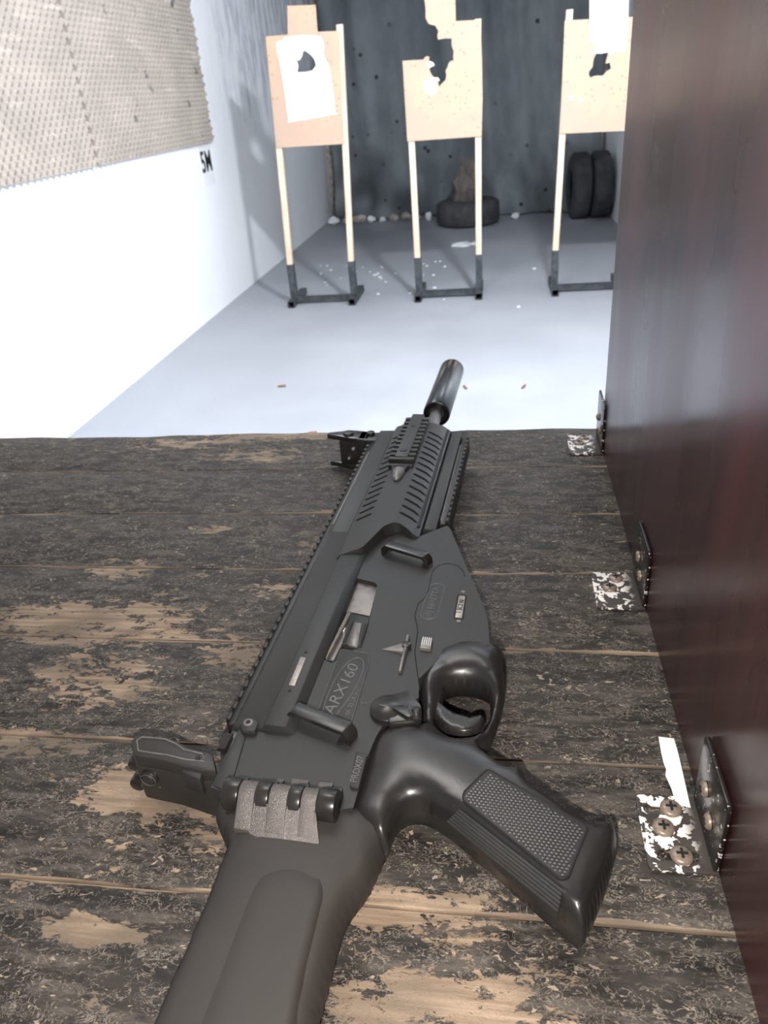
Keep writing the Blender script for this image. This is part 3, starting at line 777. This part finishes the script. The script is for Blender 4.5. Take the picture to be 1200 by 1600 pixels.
gk(MB().box(-.0325, .0275, .556, .764, .016, .0474).build('handguard_liner', M['dark']))
gk(slab('front_cap', [(-33, 18), (-33, 44), (-26, 50), (10, 52), (27, 44), (27, 18)], 762, 774, M['poly'], bevel=.0012))
# side rail on the handguard with a pointed end stop
mb = MB(); mb.box(-.0195, .0055, .655, .776, .050, .0575)
u = 660.0
while u < 770:
    mb.box(-.0200, .0060, u*mm, (u+5.2)*mm, .0574, .0618); u += 10
gk(mb.build('side_rail', M['rail'], None, bevel=.0006))
gk(MB().box(-.0140, -.0005, .664, .773, .0575, .0628).build('rail_cover', M['poly'], bevel=.0012))
gk(MB().sweep((-.0075, .678, .0626), (-.0075, .678, .0634), .0038, n=18).sweep((-.0075, .74, .0626), (-.0075, .74, .0632), .003, n=18).build('rail_screw', M['rail'], smooth=True))
mb = MB().prism(P2([(-16, 655), (2, 655), (-1.5, 640), (-5.5, 633), (-12, 640)]), .052, .058)
gk(mb.build('rail_end_stop', M['rail'], None, bevel=.0012))
mb = MB().lathe([(.626, 0), (.628, .003), (.640, .0058), (.644, .0058)], 24, (-.0062, .0555)); gk(mb.build('rail_stop_pin', M['satin'], smooth=True))
# short lower rail ahead of the magazine well
gk(slab('lower_side_panel', [(28, 16), (28, 40), (31, 43), (41, 42), (42, 16)], 560, 772, M['poly'], bevel=.0006))
gk(slab('lower_rail_shoulder', [(41.8, 30), (41.8, 38.6), (44.2, 38.6), (44.2, 30)], 582, 745, M['tan_metal']), 'pale tan-grey strip beside the lower rail')
mb = MB().box(.043, .0475, .575, .772, .0205, .0395); u = 580.0
while u < 768:
    mb.box(.0474, .0498, u*mm, (u+6.0)*mm, .020, .040); u += 10
gk(mb.build('lower_rail', M['rail'], None, bevel=.0006))
# barrel and muzzle tube
mb = MB().lathe([(.70, 0), (.70, .0072), (.850, .0072), (.850, .0088), (.862, .0088), (.862, 0)], 40, (.0015, .032)); gk(mb.build('barrel', M['barrel'], smooth=True))
mb = MB().lathe([(.848, .0085), (.848, .0125), (.846, .0142), (.8465, .0158), (.848, .0166), (1.004, .0166), (1.0065, .0158), (1.0065, .0060), (.99, .0055), (.86, .0085), (.848, .0085)], 72, (.0015, .032))
gk(mb.build('muzzle_tube', M['tube'], smooth=True, ang=30), 'glossy blue-black fat muzzle tube')
# main receiver body with magazine well
body = GP([(655, 838), (699, 821), (704, 827), (732, 893), (746, 925), (757, 950), (763, 975), (765, 1008), (735, 1012), (700, 1018), (684, 1030), (668, 1048), (655, 1060), (654, 1090), (610, 1115), (588, 1150), (576, 1178), (552, 1262)], WR)
body += P2([(28, 263), (-34, 266), (-47, 268), (-47, 312), (-12, 313), (-12, 512), (-2, 545), (10, 552)])
bd = MB().prism(body, .006, WR).build('receiver', M['poly'], bevel=0)
port = MB().prism(roundpoly(GP([(551, 902), (590, 911), (579, 963), (561, 1010), (519, 1036), (504, 1030)], WR), [.0035, .0045, .001, .001, .001, .001]), .028, .08).build('c', M['poly'])
cut(bd, port); gk(bd)
# bolt seen in the port
pw = .040
gk(MB().prism(roundpoly(GP([(555, 902.5), (591, 911.5), (578, 962), (540, 955)], pw), [.0025, .003, .0005, .0005]), .030, pw).build('bolt', M['steel'], bevel=.0004), 'bare grey steel bolt')
gk(MB().prism([(gp(587.5, 940, pw)[0]+.0022*math.cos(t), gp(580.5, 940, pw)[1]+.0022*math.sin(t)) for t in [i*math.pi/8 for i in range(16)]], pw-.001, pw+.0003).build('bolt_hole', M['dark']))
gk(MB().prism(GP([(544, 955), (549, 957), (511, 1029), (507, 1029)], .043), .036, .0435).build('guide_rod', M['tan_metal'], bevel=.0003))
gk(MB().prism(GP([(541, 957), (550, 958), (536, 1003), (522, 1031), (512, 1031)], .039), .030, .039).build('bolt_carrier', M['satin'], bevel=.0004))
gk(MB().prism(GP([(530, 979), (540, 981), (538, 987), (528, 985)], .041), .038, .0412).build('carrier_lug', M['bright'], bevel=.0003), 'bright polished lug')
gk(MB().prism(roundpoly(GP([(549, 957), (577, 964), (575, 975), (564, 1009), (535, 1005)], .0455), .0006), .030, .0452).build('case_deflector', M['poly'], bevel=.0006))
gk(MB().prism(GP([(554, 971), (565, 974), (558, 1008), (543, 1004)], .0475), .044, .0475, fn=lambda q: .0475 if q[1] > gp(555, 990, .047)[1] else .0455).build('deflector_ramp', M['satin'], bevel=.0003))
for pp in ([(548, 972), (552, 972), (540, 1004), (535, 1003)], [(569, 975), (575, 974), (566, 1002), (562, 1008)]):
    gk(MB().prism(GP(pp, .0455), .044, .0457).build('deflector_groove', M['dark']))
# serial plate slot in the upper receiver
def q4(pts, w, z0, z1, nm, mt, **k):
    return gk(MB().prism(GP(pts, w), z0, z1).build(nm, mt, **k))
q4([(470, 1026), (478, 1028), (460.5, 1072), (451, 1070)], .0498, .048, .0500, 'serial_plate', M['plate_w'], bevel=.0002)['label'] = 'pale metal plate with tiny characters'
for cx, cy in ((478, 1019), (452, 1079)):
    a_, b_ = gp(cx, cy, .0496); gk(MB().sweep((a_, b_, .049), (a_, b_, .0499), .0011, n=12).build('pin', M['dark']))
# sling loops: rear and front
def loop(p0, p1, w_top, r, th, name='sling_loop', label=None):
    a_ = Vector((*gp(*p0, WR), WR)); b_ = Vector((*gp(*p1, WR), WR)); d = (b_-a_).normalized(); n_ = Vector((-d.y, d.x, 0)); up_ = Vector((0, 0, 1)); h = w_top-WR
    prof = [(0, -.002), (.0, h*.5), (.003, h), ]
    L = (b_-a_).length; mb = MB(); vs = []
    out = [(0, -.004), (0, h*.55), (.0035, h), (L-.0035, h), (L, h*.55), (L, -.004)]; inn = [(L-.003, -.004), (L-.003, h*.42), (L-.0055, h-.003), (.0055, h-.003), (.003, h*.42), (.003, -.004)]
    P = roundpoly(out[:], .0015, 3)+inn
    mb.prism(P, -r, r); mb.v = [tuple(a_+d*v[0]+up_*v[1]+n_*v[2]) for v in mb.v]
    return gk(mb.build(name, M['knuckle'], None, bevel=.0008), label)
loop((456, 1119), (553, 1158), .0535, .0048, .003, label='rear sling bar')
loop((600, 862), (672, 884), .0535, .0042, .003, label='front sling bar')
for (a_, b_) in (((446, 1118), (462, 1124)), ((529, 1152), (549, 1160)), ((600, 856), (610, 862)), ((660, 878), (676, 884))):
    p = gp(*a_, WR); q = gp(*b_, WR); c = ((p[0]+q[0])/2, (p[1]+q[1])/2)
    gk(MB().box(c[0]-.004, c[0]+.004, c[1]-.0045, c[1]+.0045, WR-.002, WR+.0012).build('loop_socket', M['knuckle'], bevel=.0008))
# name plate with oval and lettering
pl = roundpoly(GP([(533, 1015), (576, 1022), (577, 1037), (549, 1130), (497, 1112)], WR), [.002, .002, .002, .0005, .0005])
gk(MB().prism(pl, WR-.001, WR+.0006).build('name_plate', M['poly'], bevel=.0003))
gk(MB().path([(q[0], q[1], WR+.0006) for q in pl], .00022, 6, True).build('name_plate_rim', M['letter_glint']))
A1 = gp(512, 1125, WR); A2 = gp(565, 1025, WR)
ang = math.atan2(A2[1]-A1[1], A2[0]-A1[0]); ce = gp(535, 1078, WR)
ov = []
for i in range(40):
    t = 2*math.pi*i/40; rx, ry = .0315, .0078*(1+.25*math.cos(t)); x_, y_ = rx*math.cos(t), ry*math.sin(t)
    an = ang; ov.append((ce[0]+x_*math.cos(an)-y_*math.sin(an), ce[1]+x_*math.sin(an)+y_*math.cos(an), WR+.0006))
gk(MB().path(ov, .00035, 6, True).build('oval_ring', M['letter_glint'], smooth=True))
gk(text_obj('model_lettering', 'ARX160', .0112, (ce[0]-.0004, ce[1], WR+.0007), ang, M['letter_glint'], None, 1.22, depth=.0002, shear=.2))
c_ = gp(551, 1098, WR); gk(text_obj('small_lettering', 'cal. 22 LR HV', .0042, (c_[0], c_[1], WR+.0007), ang+.02, M['letter_glint'], None, 1.0, depth=.00015))
# magazine well cover with maker's logo
seam = GP([(672, 906), (676, 893), (684, 884), (700, 880), (716, 884), (724, 893), (727, 901)], WR)
gk(MB().path([(a_, b_, WR) for a_, b_ in seam], .0004, 6).build('seam', M['dark'], smooth=True))
seam = GP([(673, 905), (669, 922), (664, 934), (653, 944), (648, 962), (653, 985), (650, 1005), (648, 1020), (652, 1050), (656, 1078)], WR)
gk(MB().path([(a_, b_, WR) for a_, b_ in seam], .0004, 6).build('seam', M['dark'], smooth=True))
L0 = gp(668, 966, WR); L1 = gp(684, 910, WR); la = math.atan2(L1[1]-L0[1], L1[0]-L0[0]); lc = gp(676.5, 939, WR)
st = []; hl, hw = .0225, .0062
for i in range(13):
    t = -math.pi/2+math.pi*i/12; st.append((hl-hw+hw*math.cos(t), hw*math.sin(t)))
for i in range(13):
    t = math.pi/2+math.pi*i/12; st.append((-hl+hw+hw*math.cos(t), hw*math.sin(t)))
rot = lambda x_, y_, an, c: (c[0]+x_*math.cos(an)-y_*math.sin(an), c[1]+x_*math.sin(an)+y_*math.cos(an))
gk(MB().path([(*rot(x_, y_, la, lc), WR) for x_, y_ in st], .00035, 6, True).build('logo_border', M['letter_glint'], smooth=True))
gk(text_obj('logo_lettering', 'BERETTA', .0068, (*rot(.0035, 0, la, lc), WR+.0001), la, M['letter_glint'], None, 1.0, depth=.0002))
cc = rot(-.0165, 0, la, lc); mb = MB().path([(cc[0]+.0042*math.cos(i*math.pi/12), cc[1]+.0042*math.sin(i*math.pi/12), WR) for i in range(24)], .0003, 6, True)
for k in (-1, 0, 1):
    a_ = rot(-.0165-.003, k*.0011, la, lc); b_ = rot(-.0165+.003, k*.0016, la, lc); mb.path([(*a_, WR), (*b_, WR)], .00028, 6)
gk(mb.build('logo_emblem', M['letter_glint'], smooth=True))
o = q4([(717, 931), (727, 932), (722, 966), (711, 965)], WR, WR-.001, WR+.0005, 'small_plate', M['plate_w'], bevel=.0002); o['label'] = 'small pale stamped plate'
k0 = gp(714, 962, WR); k1 = gp(722, 935, WR); ka = math.atan2(k1[1]-k0[1], k1[0]-k0[0]); kc = gp(719.3, 948.5, WR)
gk(text_obj('plate_stamp', '1 SC2 N', .0052, (*kc, WR+.0006), ka, M['dark'], None, .9, depth=.00012))
fr = roundpoly(GP([(715.5, 929.5), (728.5, 931), (723, 967.5), (709.5, 966.5)], WR), .0005)
gk(MB().path([(q[0], q[1], WR+.0001) for q in fr], .00045, 6, True).build('plate_frame', M['dark']))
for cx, cy in ((723.5, 925), (716.5, 971)):
    a_, b_ = gp(cx, cy, WR); gk(MB().sweep((a_, b_, WR-.001), (a_, b_, WR+.0004), .0016, n=16).build('rivet', M['satin'], smooth=True))
# ribbed catch button and T-shaped lever
bt = GP([(660, 996), (676, 998), (673, 1015), (656, 1013)], WR+.002)
gk(MB().prism(bt, WR-.001, WR+.0025).build('catch_button', M['satin'], bevel=.0003), 'ribbed grey steel button')
for i in range(5):
    f = (i+.5)/5; a_ = Vector(bt[0]).lerp(Vector(bt[1]), f); b_ = Vector(bt[3]).lerp(Vector(bt[2]), f); b_ = a_.lerp(b_, .72)
    gk(MB().path([(a_.x, a_.y, WR+.0026), (b_.x, b_.y, WR+.0026)], .0004, 6).build('button_rib', M['bright']))
gk(MB().prism(GP([(594, 1015), (632, 1008), (640, 1009), (634, 1023)], WR), WR-.001, WR+.002, fn=lambda q: WR+.0025 if q[0] > gp(620, 1010, WR)[0] else WR+.0002).build('release_wedge', M['satin'], bevel=.0003))
gk(MB().path([(*gp(637.5, 996, WR), WR+.0015), (*gp(635, 1012, WR), WR+.0022), (*gp(628, 1040, WR), WR+.002), (*gp(625, 1052, WR), WR+.001)], .0013, 10).build('release_pin', M['satin'], smooth=True))
gk(MB().sweep((*gp(635.5, 1012, WR), WR-.002), (*gp(635.5, 1012, WR), WR+.0035), .0032, n=20).build('release_hub', M['knuckle'], bevel=.0006))
# fire selector
scn = gp(606, 1108, WR+.002)
gk(MB().lathe([(0, 0), (0, .0115), (.0035, .0112), (.0048, .0098), (.0055, 0)], 40).build('selector_disc', M['knuckle'], smooth=True, ang=40)); o = kids[-1]
o.data.transform(Matrix.Translation((scn[0], scn[1], WR-.0005)) @ Matrix.Rotation(math.radians(90), 4, 'X'))
sd = [(603, 1095), (640, 1085), (658, 1105), (657, 1128), (640, 1128), (607, 1133)]
gk(MB().prism(roundpoly(GP([(606, 1088), (640, 1080), (659, 1104), (658, 1127), (640, 1129), (606, 1132)], WR+.003), .002), WR-.001, WR+.0042).build('selector_lever', M['knuckle'], bevel=.0012))
gk(MB().prism(roundpoly(GP([(612, 1106), (640, 1104), (646, 1119), (638, 1122)], WR+.006), .0012), WR+.004, WR+.0068).build('selector_ridge', M['knuckle'], bevel=.0007))
gk(MB().sweep((*gp(650, 1106, WR+.006), WR+.004), (*gp(651, 1122, WR+.006), WR+.004), .0032, n=18).build('selector_tip', M['knuckle'], bevel=.001))
gk(text_obj('selector_mark', '1', .006, (*gp(597, 1101, WR+.006), WR+.0052), math.radians(75), M['letter_glint'], None, 1.0, depth=.00015))
gk(text_obj('selector_mark', 'S', .005, (*gp(569, 1099, WR), WR+.0002), math.radians(75), M['letter_glint'], None, 1.0, depth=.00015))
# trigger frame with pistol grip: one soft-edged moulding
out = smooth_loop([(684, 1016), (710, 1006), (747, 1003), (768, 1007), (784, 1013), (790, 1024), (791, 1050), (788, 1085), (779, 1123), (769, 1152), (760, 1166), (752, 1176),
       (770, 1190), (787, 1203), (797, 1208), (813, 1205), (821, 1213), (828, 1229), (866, 1257), (900, 1281), (917, 1290), (933, 1296), (953, 1292), (962, 1298), (965, 1313), (960, 1340), (947, 1384), (928, 1430), (915, 1453), (906, 1455), (873, 1431),
       (800, 1368), (733, 1311), (700, 1284), (667, 1264), (643, 1264), (625, 1275), (612, 1300), (604, 1318), (585, 1312), (560, 1290), (549, 1272), (556, 1240), (574, 1176), (586, 1150), (612, 1132), (640, 1131), (660, 1126), (655, 1082), (653, 1058), (664, 1036)], 2)
hole = smooth_loop([(697, 1069), (719, 1063), (744, 1067), (763, 1080), (766, 1108), (758, 1132), (747, 1143), (722, 1152), (706, 1146), (693, 1137), (681, 1124), (682, 1110), (690, 1092)], 2)
wf = .036
og = GP(out, wf); hgp = GP(hole, .037)
hc = Vector(gp(722, 1112, .037))
def gthin(p, a_, b_):
    d = (p-hc).length; t = max(0, min(1, (d-.020)/.014)); t = t*t*(3-2*t); return a_+(b_-a_)*t
ga = Vector(gp(700, 1240, wf)); gb = Vector(gp(915, 1390, wf))
def grf(p):
    q = (p[0]-.07)*.885-(p[1]-.30)*.466; t = max(0, min(1, (.024-q)/.034)); return .0095+.0125*t*t*(3-2*t)
fr_ = inflate('grip_frame', M['poly2'], og, .030, .018, .0105, [hgp], step=.0038,
              topfn=lambda p: gthin(p, .0125, .0185), wb=lambda p: gthin(p, .004, .019), Rf=grf)
gk(fr_, 'smooth glossy trigger guard and pistol grip')
# chequered grip panel and back ribs follow the grip face
WG = .0487
pnl = roundpoly(GP([(762, 1201), (919, 1292), (888, 1370), (874, 1371), (723, 1250), (724, 1238)], WG), .0025)
gpn = MB().prism(pnl, WG-.003, WG+.0001).build('grip_panel', M['poly'], bevel=.0003); gk(gpn)
ax_ = (Vector(gp(919, 1292, WG))-Vector(gp(762, 1201, WG))).normalized(); ay_ = Vector((-ax_.y, ax_.x))
def inpoly(p, poly):
    c = False
    for i in range(len(poly)):
        a_, b_ = poly[i], poly[(i+1) % len(poly)]
        if (a_[1] > p.y) != (b_[1] > p.y) and p.x < (b_[0]-a_[0])*(p.y-a_[1])/(b_[1]-a_[1])+a_[0]: c = not c
    return c
mb = MB(); c0 = Vector(gp(820, 1290, WG)); s_ = .0014
for i in range(-50, 50):
    for j in range(-26, 26):
        p = c0+ax_*i*s_*2*.72+ay_*(j*2*s_*.72+(i % 2)*s_*.72)
        if all(inpoly(p+q*s_*1.3, pnl) for q in (ax_, -ax_, ay_, -ay_)):
            v = [p+ax_*s_, p+ay_*s_*.72, p-ax_*s_, p-ay_*s_*.72]
            mb.add([(q.x, q.y, WG) for q in v]+[(p.x, p.y, WG+.00075)], [(0, 1, 4), (1, 2, 4), (2, 3, 4), (3, 0, 4)])
gk(mb.build('chequering', M['poly'], None, recalc=False), 'diamond chequering', gpn)
gk(MB().path([(q[0], q[1], WG+.0001) for q in pnl], .0005, 6, True).build('panel_groove', M['dark'], smooth=True), None, gpn)
ra = [(717, 1266), (879, 1392)]; rb = [(700, 1283), (873, 1424)]
for k in range(6):
    f = k/5; a_ = (ra[0][0]+(rb[0][0]-ra[0][0])*f, ra[0][1]+(rb[0][1]-ra[0][1])*f); b_ = (ra[1][0]+(rb[1][0]-ra[1][0])*f, ra[1][1]+(rb[1][1]-ra[1][1])*f)
    w0 = .0478-.0012*k-.0014*max(0, k-2)**1.6*.6
    gk(MB().path([(*gp(*a_, w0), w0), (*gp(*b_, w0), w0)], .0010, 8).build('grip_rib', M['poly'], smooth=True))
# trigger
tg = smooth_loop([(683, 1092), (690, 1098), (709, 1112), (732, 1119), (750, 1116), (757, 1120), (757, 1128), (750, 1139), (735, 1146), (720, 1147), (700, 1140), (684, 1128), (676, 1112)], 2)
gk(inflate('trigger', M['knuckle'], GP(tg, .034), .030, .006, .003, step=.003))
# stock: soft body, raised cheek panel, hinge
so = smooth_loop([(338, 1262), (342, 1295), (355, 1327), (347, 1355), (330, 1398), (315, 1436), (290, 1495), (270, 1540), (245, 1600), (215, 1680), (190, 1750), (462, 1750), (482, 1660), (500, 1583), (513, 1533), (525, 1487), (537, 1447), (553, 1413), (577, 1383), (593, 1350), (607, 1318), (611, 1300), (560, 1268), (523, 1262), (440, 1248), (380, 1236)], 2)
gk(inflate('stock', M['stock'], GP(so, .028), .026, .017, .014, step=.005, wb=.022))
ck = roundpoly([Vector(q) for q in GP([(352, 1318), (440, 1322), (515, 1330), (527, 1348), (530, 1372), (512, 1425), (486, 1530), (448, 1740), (205, 1740), (283, 1540), (328, 1436), (357, 1355), (364, 1327)], .036)], .006, 4)
uh = gp(440, 1322, .036)[1]
gk(inflate('cheek_panel', M['stock'], ck, .026, .02, .010, step=.0035, wb=.003,
           topfn=lambda p: .0166+.0020*max(0, min(1, (p[0]+.020)/.022))**1.5*max(0, min(1, (uh-p[1]+.002)/.012)), Rf=lambda p: .006+.020*max(0, min(1, (.012-p[0])/.022))+.016*max(0, min(1, (p[1]-uh+.028)/.02))))
# hinge knuckles: alternately receiver and stock
ku = .2615; kw = .0495; kr = .0085
edges_ = [(-34, -24.5, 'k'), (-24, -14.5, 's'), (-14, -7, 'k'), (-6.5, 4, 's'), (4.5, 11, 'k'), (11.5, 20, 's'), (20.5, 30, 'k')]
for v0, v1, kk in edges_:
    if kk == 'k':
        mb = MB().sweep((v0*mm, ku, kw), (v1*mm, ku, kw), kr, n=28).box(v0*mm, v1*mm, ku, ku+.012, kw-.008, kw+.0005)
        gk(mb.build('hinge_knuckle', M['knuckle'], None, bevel=.0008, ang=30))
    else:
        P = [(0, 0)]; mb = MB()
        prof = [(.012, -.006), (.012, -.002), (.0075, .003)]+[(kr*math.cos(t), kr*math.sin(t)) for t in [math.radians(a_) for a_ in range(60, 150, 12)]]+[(-.0115, .0004), (-.0175, -.0050), (-.0175, -.012)]
        mb.prism([(a_, b_) for a_, b_ in prof], v0*mm, v1*mm); mb.v = [(v[2], ku+v[0], kw+v[1]) for v in mb.v]
        gk(mb.build('stock_leaf', M['spark'], None, bevel=.0007, ang=30), 'glittering grained hinge leaf')
mb = MB()
mb.prism(roundpoly([(-18*mm, ku-.0065), (20*mm, ku-.0065), (25*mm, ku-.021), (24*mm, ku-.027), (2*mm, ku-.024), (-16*mm, ku-.018)], .002), .030, .05, fn=lambda q: kw+.0040-(ku-.0065-q[1])*.84)
gk(mb.build('hinge_apron', M['spark'], None, bevel=.0006), 'glittering grained hinge apron')
for v0, v1 in ((-10, -6), (-1, 9), (15, 23)):
    gk(MB().box(v0*mm, v1*mm, ku+.0115, ku+.0165, WR-.001, WR+.0035 if v0 > -5 else WR+.002).build('leaf_tab', M['spark'], None, bevel=.0004))
gk(MB().box(-.034, .031, ku-.006, ku+.010, .012, .042).build('hinge_block', M['knuckle'], None, bevel=.001))
# rear of the receiver: raised rim, take-down pin, proof-mark plate
gk(MB().prism(GP([(379, 1121), (398, 1121), (404, 1130), (398, 1143), (379, 1143), (374, 1131)], .0475), WR, .0478).build('pin_boss', M['poly'], bevel=.001))
a_, b_ = gp(388, 1129, .048); gk(MB().sweep((a_, b_, .046), (a_, b_, .0485), .0032, n=24).build('takedown_pin', M['satin'], bevel=.0005)); gk(MB().sweep((a_, b_, .0484), (a_, b_, .0487), .0015, n=16).build('pin_hole', M['dark']))
gk(MB().prism(roundpoly(GP([(556, 1174), (574, 1178), (560, 1232), (546, 1228)], WR+.002), .0008), WR-.001, WR+.002).build('proof_plate', M['poly'], bevel=.0004))
p0 = gp(553, 1224, WR+.002); p1 = gp(565, 1184, WR+.002); pa = math.atan2(p1[1]-p0[1], p1[0]-p0[0])
gk(text_obj('proof_lettering', 'PROX07', .0058, (*gp(558.5, 1202, WR+.002), WR+.0022), pa, M['letter_glint'], None, .9, depth=.00015))
# steel-edged rail foot and windage lever beside the rear sight
gk(MB().prism(roundpoly(GP([(345, 1170), (366, 1140), (372, 1145), (352, 1195), (345, 1200)], .042), .001), .018, .043).build('sight_clamp', M['knuckle'], bevel=.001))
for k in range(3):
    a_ = Vector(gp(350+k*4, 1152, .0455)); b_ = Vector(gp(343+k*4, 1166, .0455))
    gk(MB().path([(a_.x, a_.y+.003, .0445), (b_.x, b_.y-.002, .0445)], .0014, 8).build('clamp_rib', M['knuckle'], smooth=True))
gk(MB().prism(GP([(352, 1178), (374, 1140), (384, 1150), (358, 1238), (331, 1226)], .0452), .010, .0452).build('rear_block', M['poly'], bevel=.0012))
# folding rear sight standing out to the left
rs = GP([(203, 1158), (212, 1149), (222, 1147), (262, 1151), (280, 1159), (292, 1167), (325, 1175), (333, 1180), (338, 1205), (316, 1204), (285, 1197), (262, 1190), (245, 1186), (225, 1183), (210, 1180)], .0425)
rsb = MB().prism(rs, .030, .0425).build('rear_sight_hood', M['stock'], bevel=.0014); gk(rsb)
hr = GP([(214, 1157), (222, 1152), (258, 1155), (276, 1163), (288, 1172), (316, 1178), (320, 1190), (290, 1187), (262, 1180), (240, 1177), (216, 1173)], .0425)
gk(MB().path([(q[0], q[1], .0426) for q in hr], .0005, 6, True).build('hood_rim_glint', M['satin'], smooth=True))  # pale line put in for the highlight along the recess edge
a_, b_ = gp(309, 1184, .043); gk(MB().sweep((a_, b_, .041), (a_, b_, .0432), .0016, n=14).build('hood_pin', M['dark']))
fa = [gp(206, 1180, .0425), gp(225, 1184, .0425), gp(262, 1191, .0425), (-.050, rs[8][1]-.004), (-.044, rs[8][1]-.004), (-.044, rs[8][1]+.012), (rs[5][0], rs[5][1]-.003), (rs[2][0], rs[2][1]-.003), (rs[0][0]+.001, rs[0][1]-.003)]
gk(MB().prism(fa, .004, .034).build('rear_sight_body', M['stock'], bevel=.0016))
gk(MB().prism(GP([(285, 1197), (317, 1204), (313, 1219), (284, 1207)], .040), .026, .0405).build('sight_latch', M['poly'], bevel=.0008))
# aperture drum on the face of the rear sight
fy = min(q[1] for q in fa[:3])
dc = atZ(232, 1215, T+.028); dv = gp(236, 1213, .026)[0]; du = gp(236, 1186, .0425)[1]-.0012
for nm, r_, y0, y1, mt in (('aperture_drum', .0058, du-.0012, du+.006, M['knuckle']), ('drum_cap', .0040, du-.0020, du-.001, M['poly'])):
    gk(MB().lathe([(y0, 0), (y0, r_*.9), (y0+.0006, r_), (y1, r_)], 36, (dv, .0265)).build(nm, mt, smooth=True, ang=35))
gk(MB().path([(dv+.0047*math.cos(i*math.pi/10), du-.0016, .0265+.0047*math.sin(i*math.pi/10)) for i in range(20)], .0003, 6, True).build('drum_ring', M['letter_glint'], smooth=True))
for i, ch in enumerate('1234'):
    t = math.radians(45+90*i); me = text(ch, .0042, .0001); me.transform(Matrix.Translation((dv+.0085*math.cos(t), du-.0012, .0265+.0085*math.sin(t))) @ Matrix.Rotation(math.radians(90), 4, 'X'))
    me.materials.clear(); me.materials.append(M['letter_glint']); o = bpy.data.objects.new('drum_number', me); COL.objects.link(o); gk(o)
for (px, py, r_) in ((213, 1198, .0046), (216, 1224, .0050)):
    a_, b_ = gp(px, py, .024 if py < 1210 else .013); w_ = .026 if py < 1210 else .013
    gk(MB().sweep((a_, b_-.002, w_), (a_, b_+.012, w_), r_, n=24).build('sight_knob', M['knuckle'], bevel=.001))
# folding front sight: base, pivot, two ears and the post
def GB(v0, v1, u0, u1, w0, w1, nm, mt='knuckle', b=.001):
    return gk(MB().box(v0*mm, v1*mm, u0*mm, u1*mm, w0*mm, w1*mm).build(nm, M[mt], bevel=b))
GB(-66, -48, 742, 764, 16, 44, 'front_sight_base', 'rail', .0015)
GB(-97, -62, 750, 763, 8, 40, 'front_sight_body', 'knuckle', .003)
GB(-74, -60, 744, 766, 4, 44, 'front_sight_yoke', 'rail', .002)
for w in (7, 41):
    o = MB().prism(P2([(-64, 744), (-64, 766), (-84, 770), (-96, 767), (-111, 763), (-112, 757), (-98, 753), (-84, 748)]), (w-3)*mm, (w+3)*mm).build('sight_ear', M['knuckle'], bevel=.0014); gk(o)
mb = MB().sweep((-.086, .757, .002), (-.086, .757, .047), .0062, n=24); gk(mb.build('sight_drum', M['rail'], bevel=.0012))
gk(MB().sweep((-.080, .757, .024), (-.104, .757, .024), .0016, n=12).build('front_post', M['satin'], smooth=True))
gk(MB().sweep((-.060, .757, .040), (-.060, .757, .0475), .0045, n=20).build('pivot_screw', M['rail'], bevel=.0008))
gk(MB().sweep((-.080, .7475, .030), (-.080, .751, .030), .0020, n=14).build('index_pin', M['bright'], bevel=.0004), 'bright pin')
gk(MB().sweep((-.086, .7475, .018), (-.086, .751, .018), .0016, n=14).build('index_pin', M['bright'], bevel=.0004), 'bright pin')
# shift all pieces so that the rifle's own origin is at its base
for o in kids:
    me = o.data
    if not me.get('moved'):
        me.transform(Matrix.Translation(-ORG)); me['moved'] = 1
    for m in o.modifiers:
        if m.type == 'EDGE_SPLIT': pass
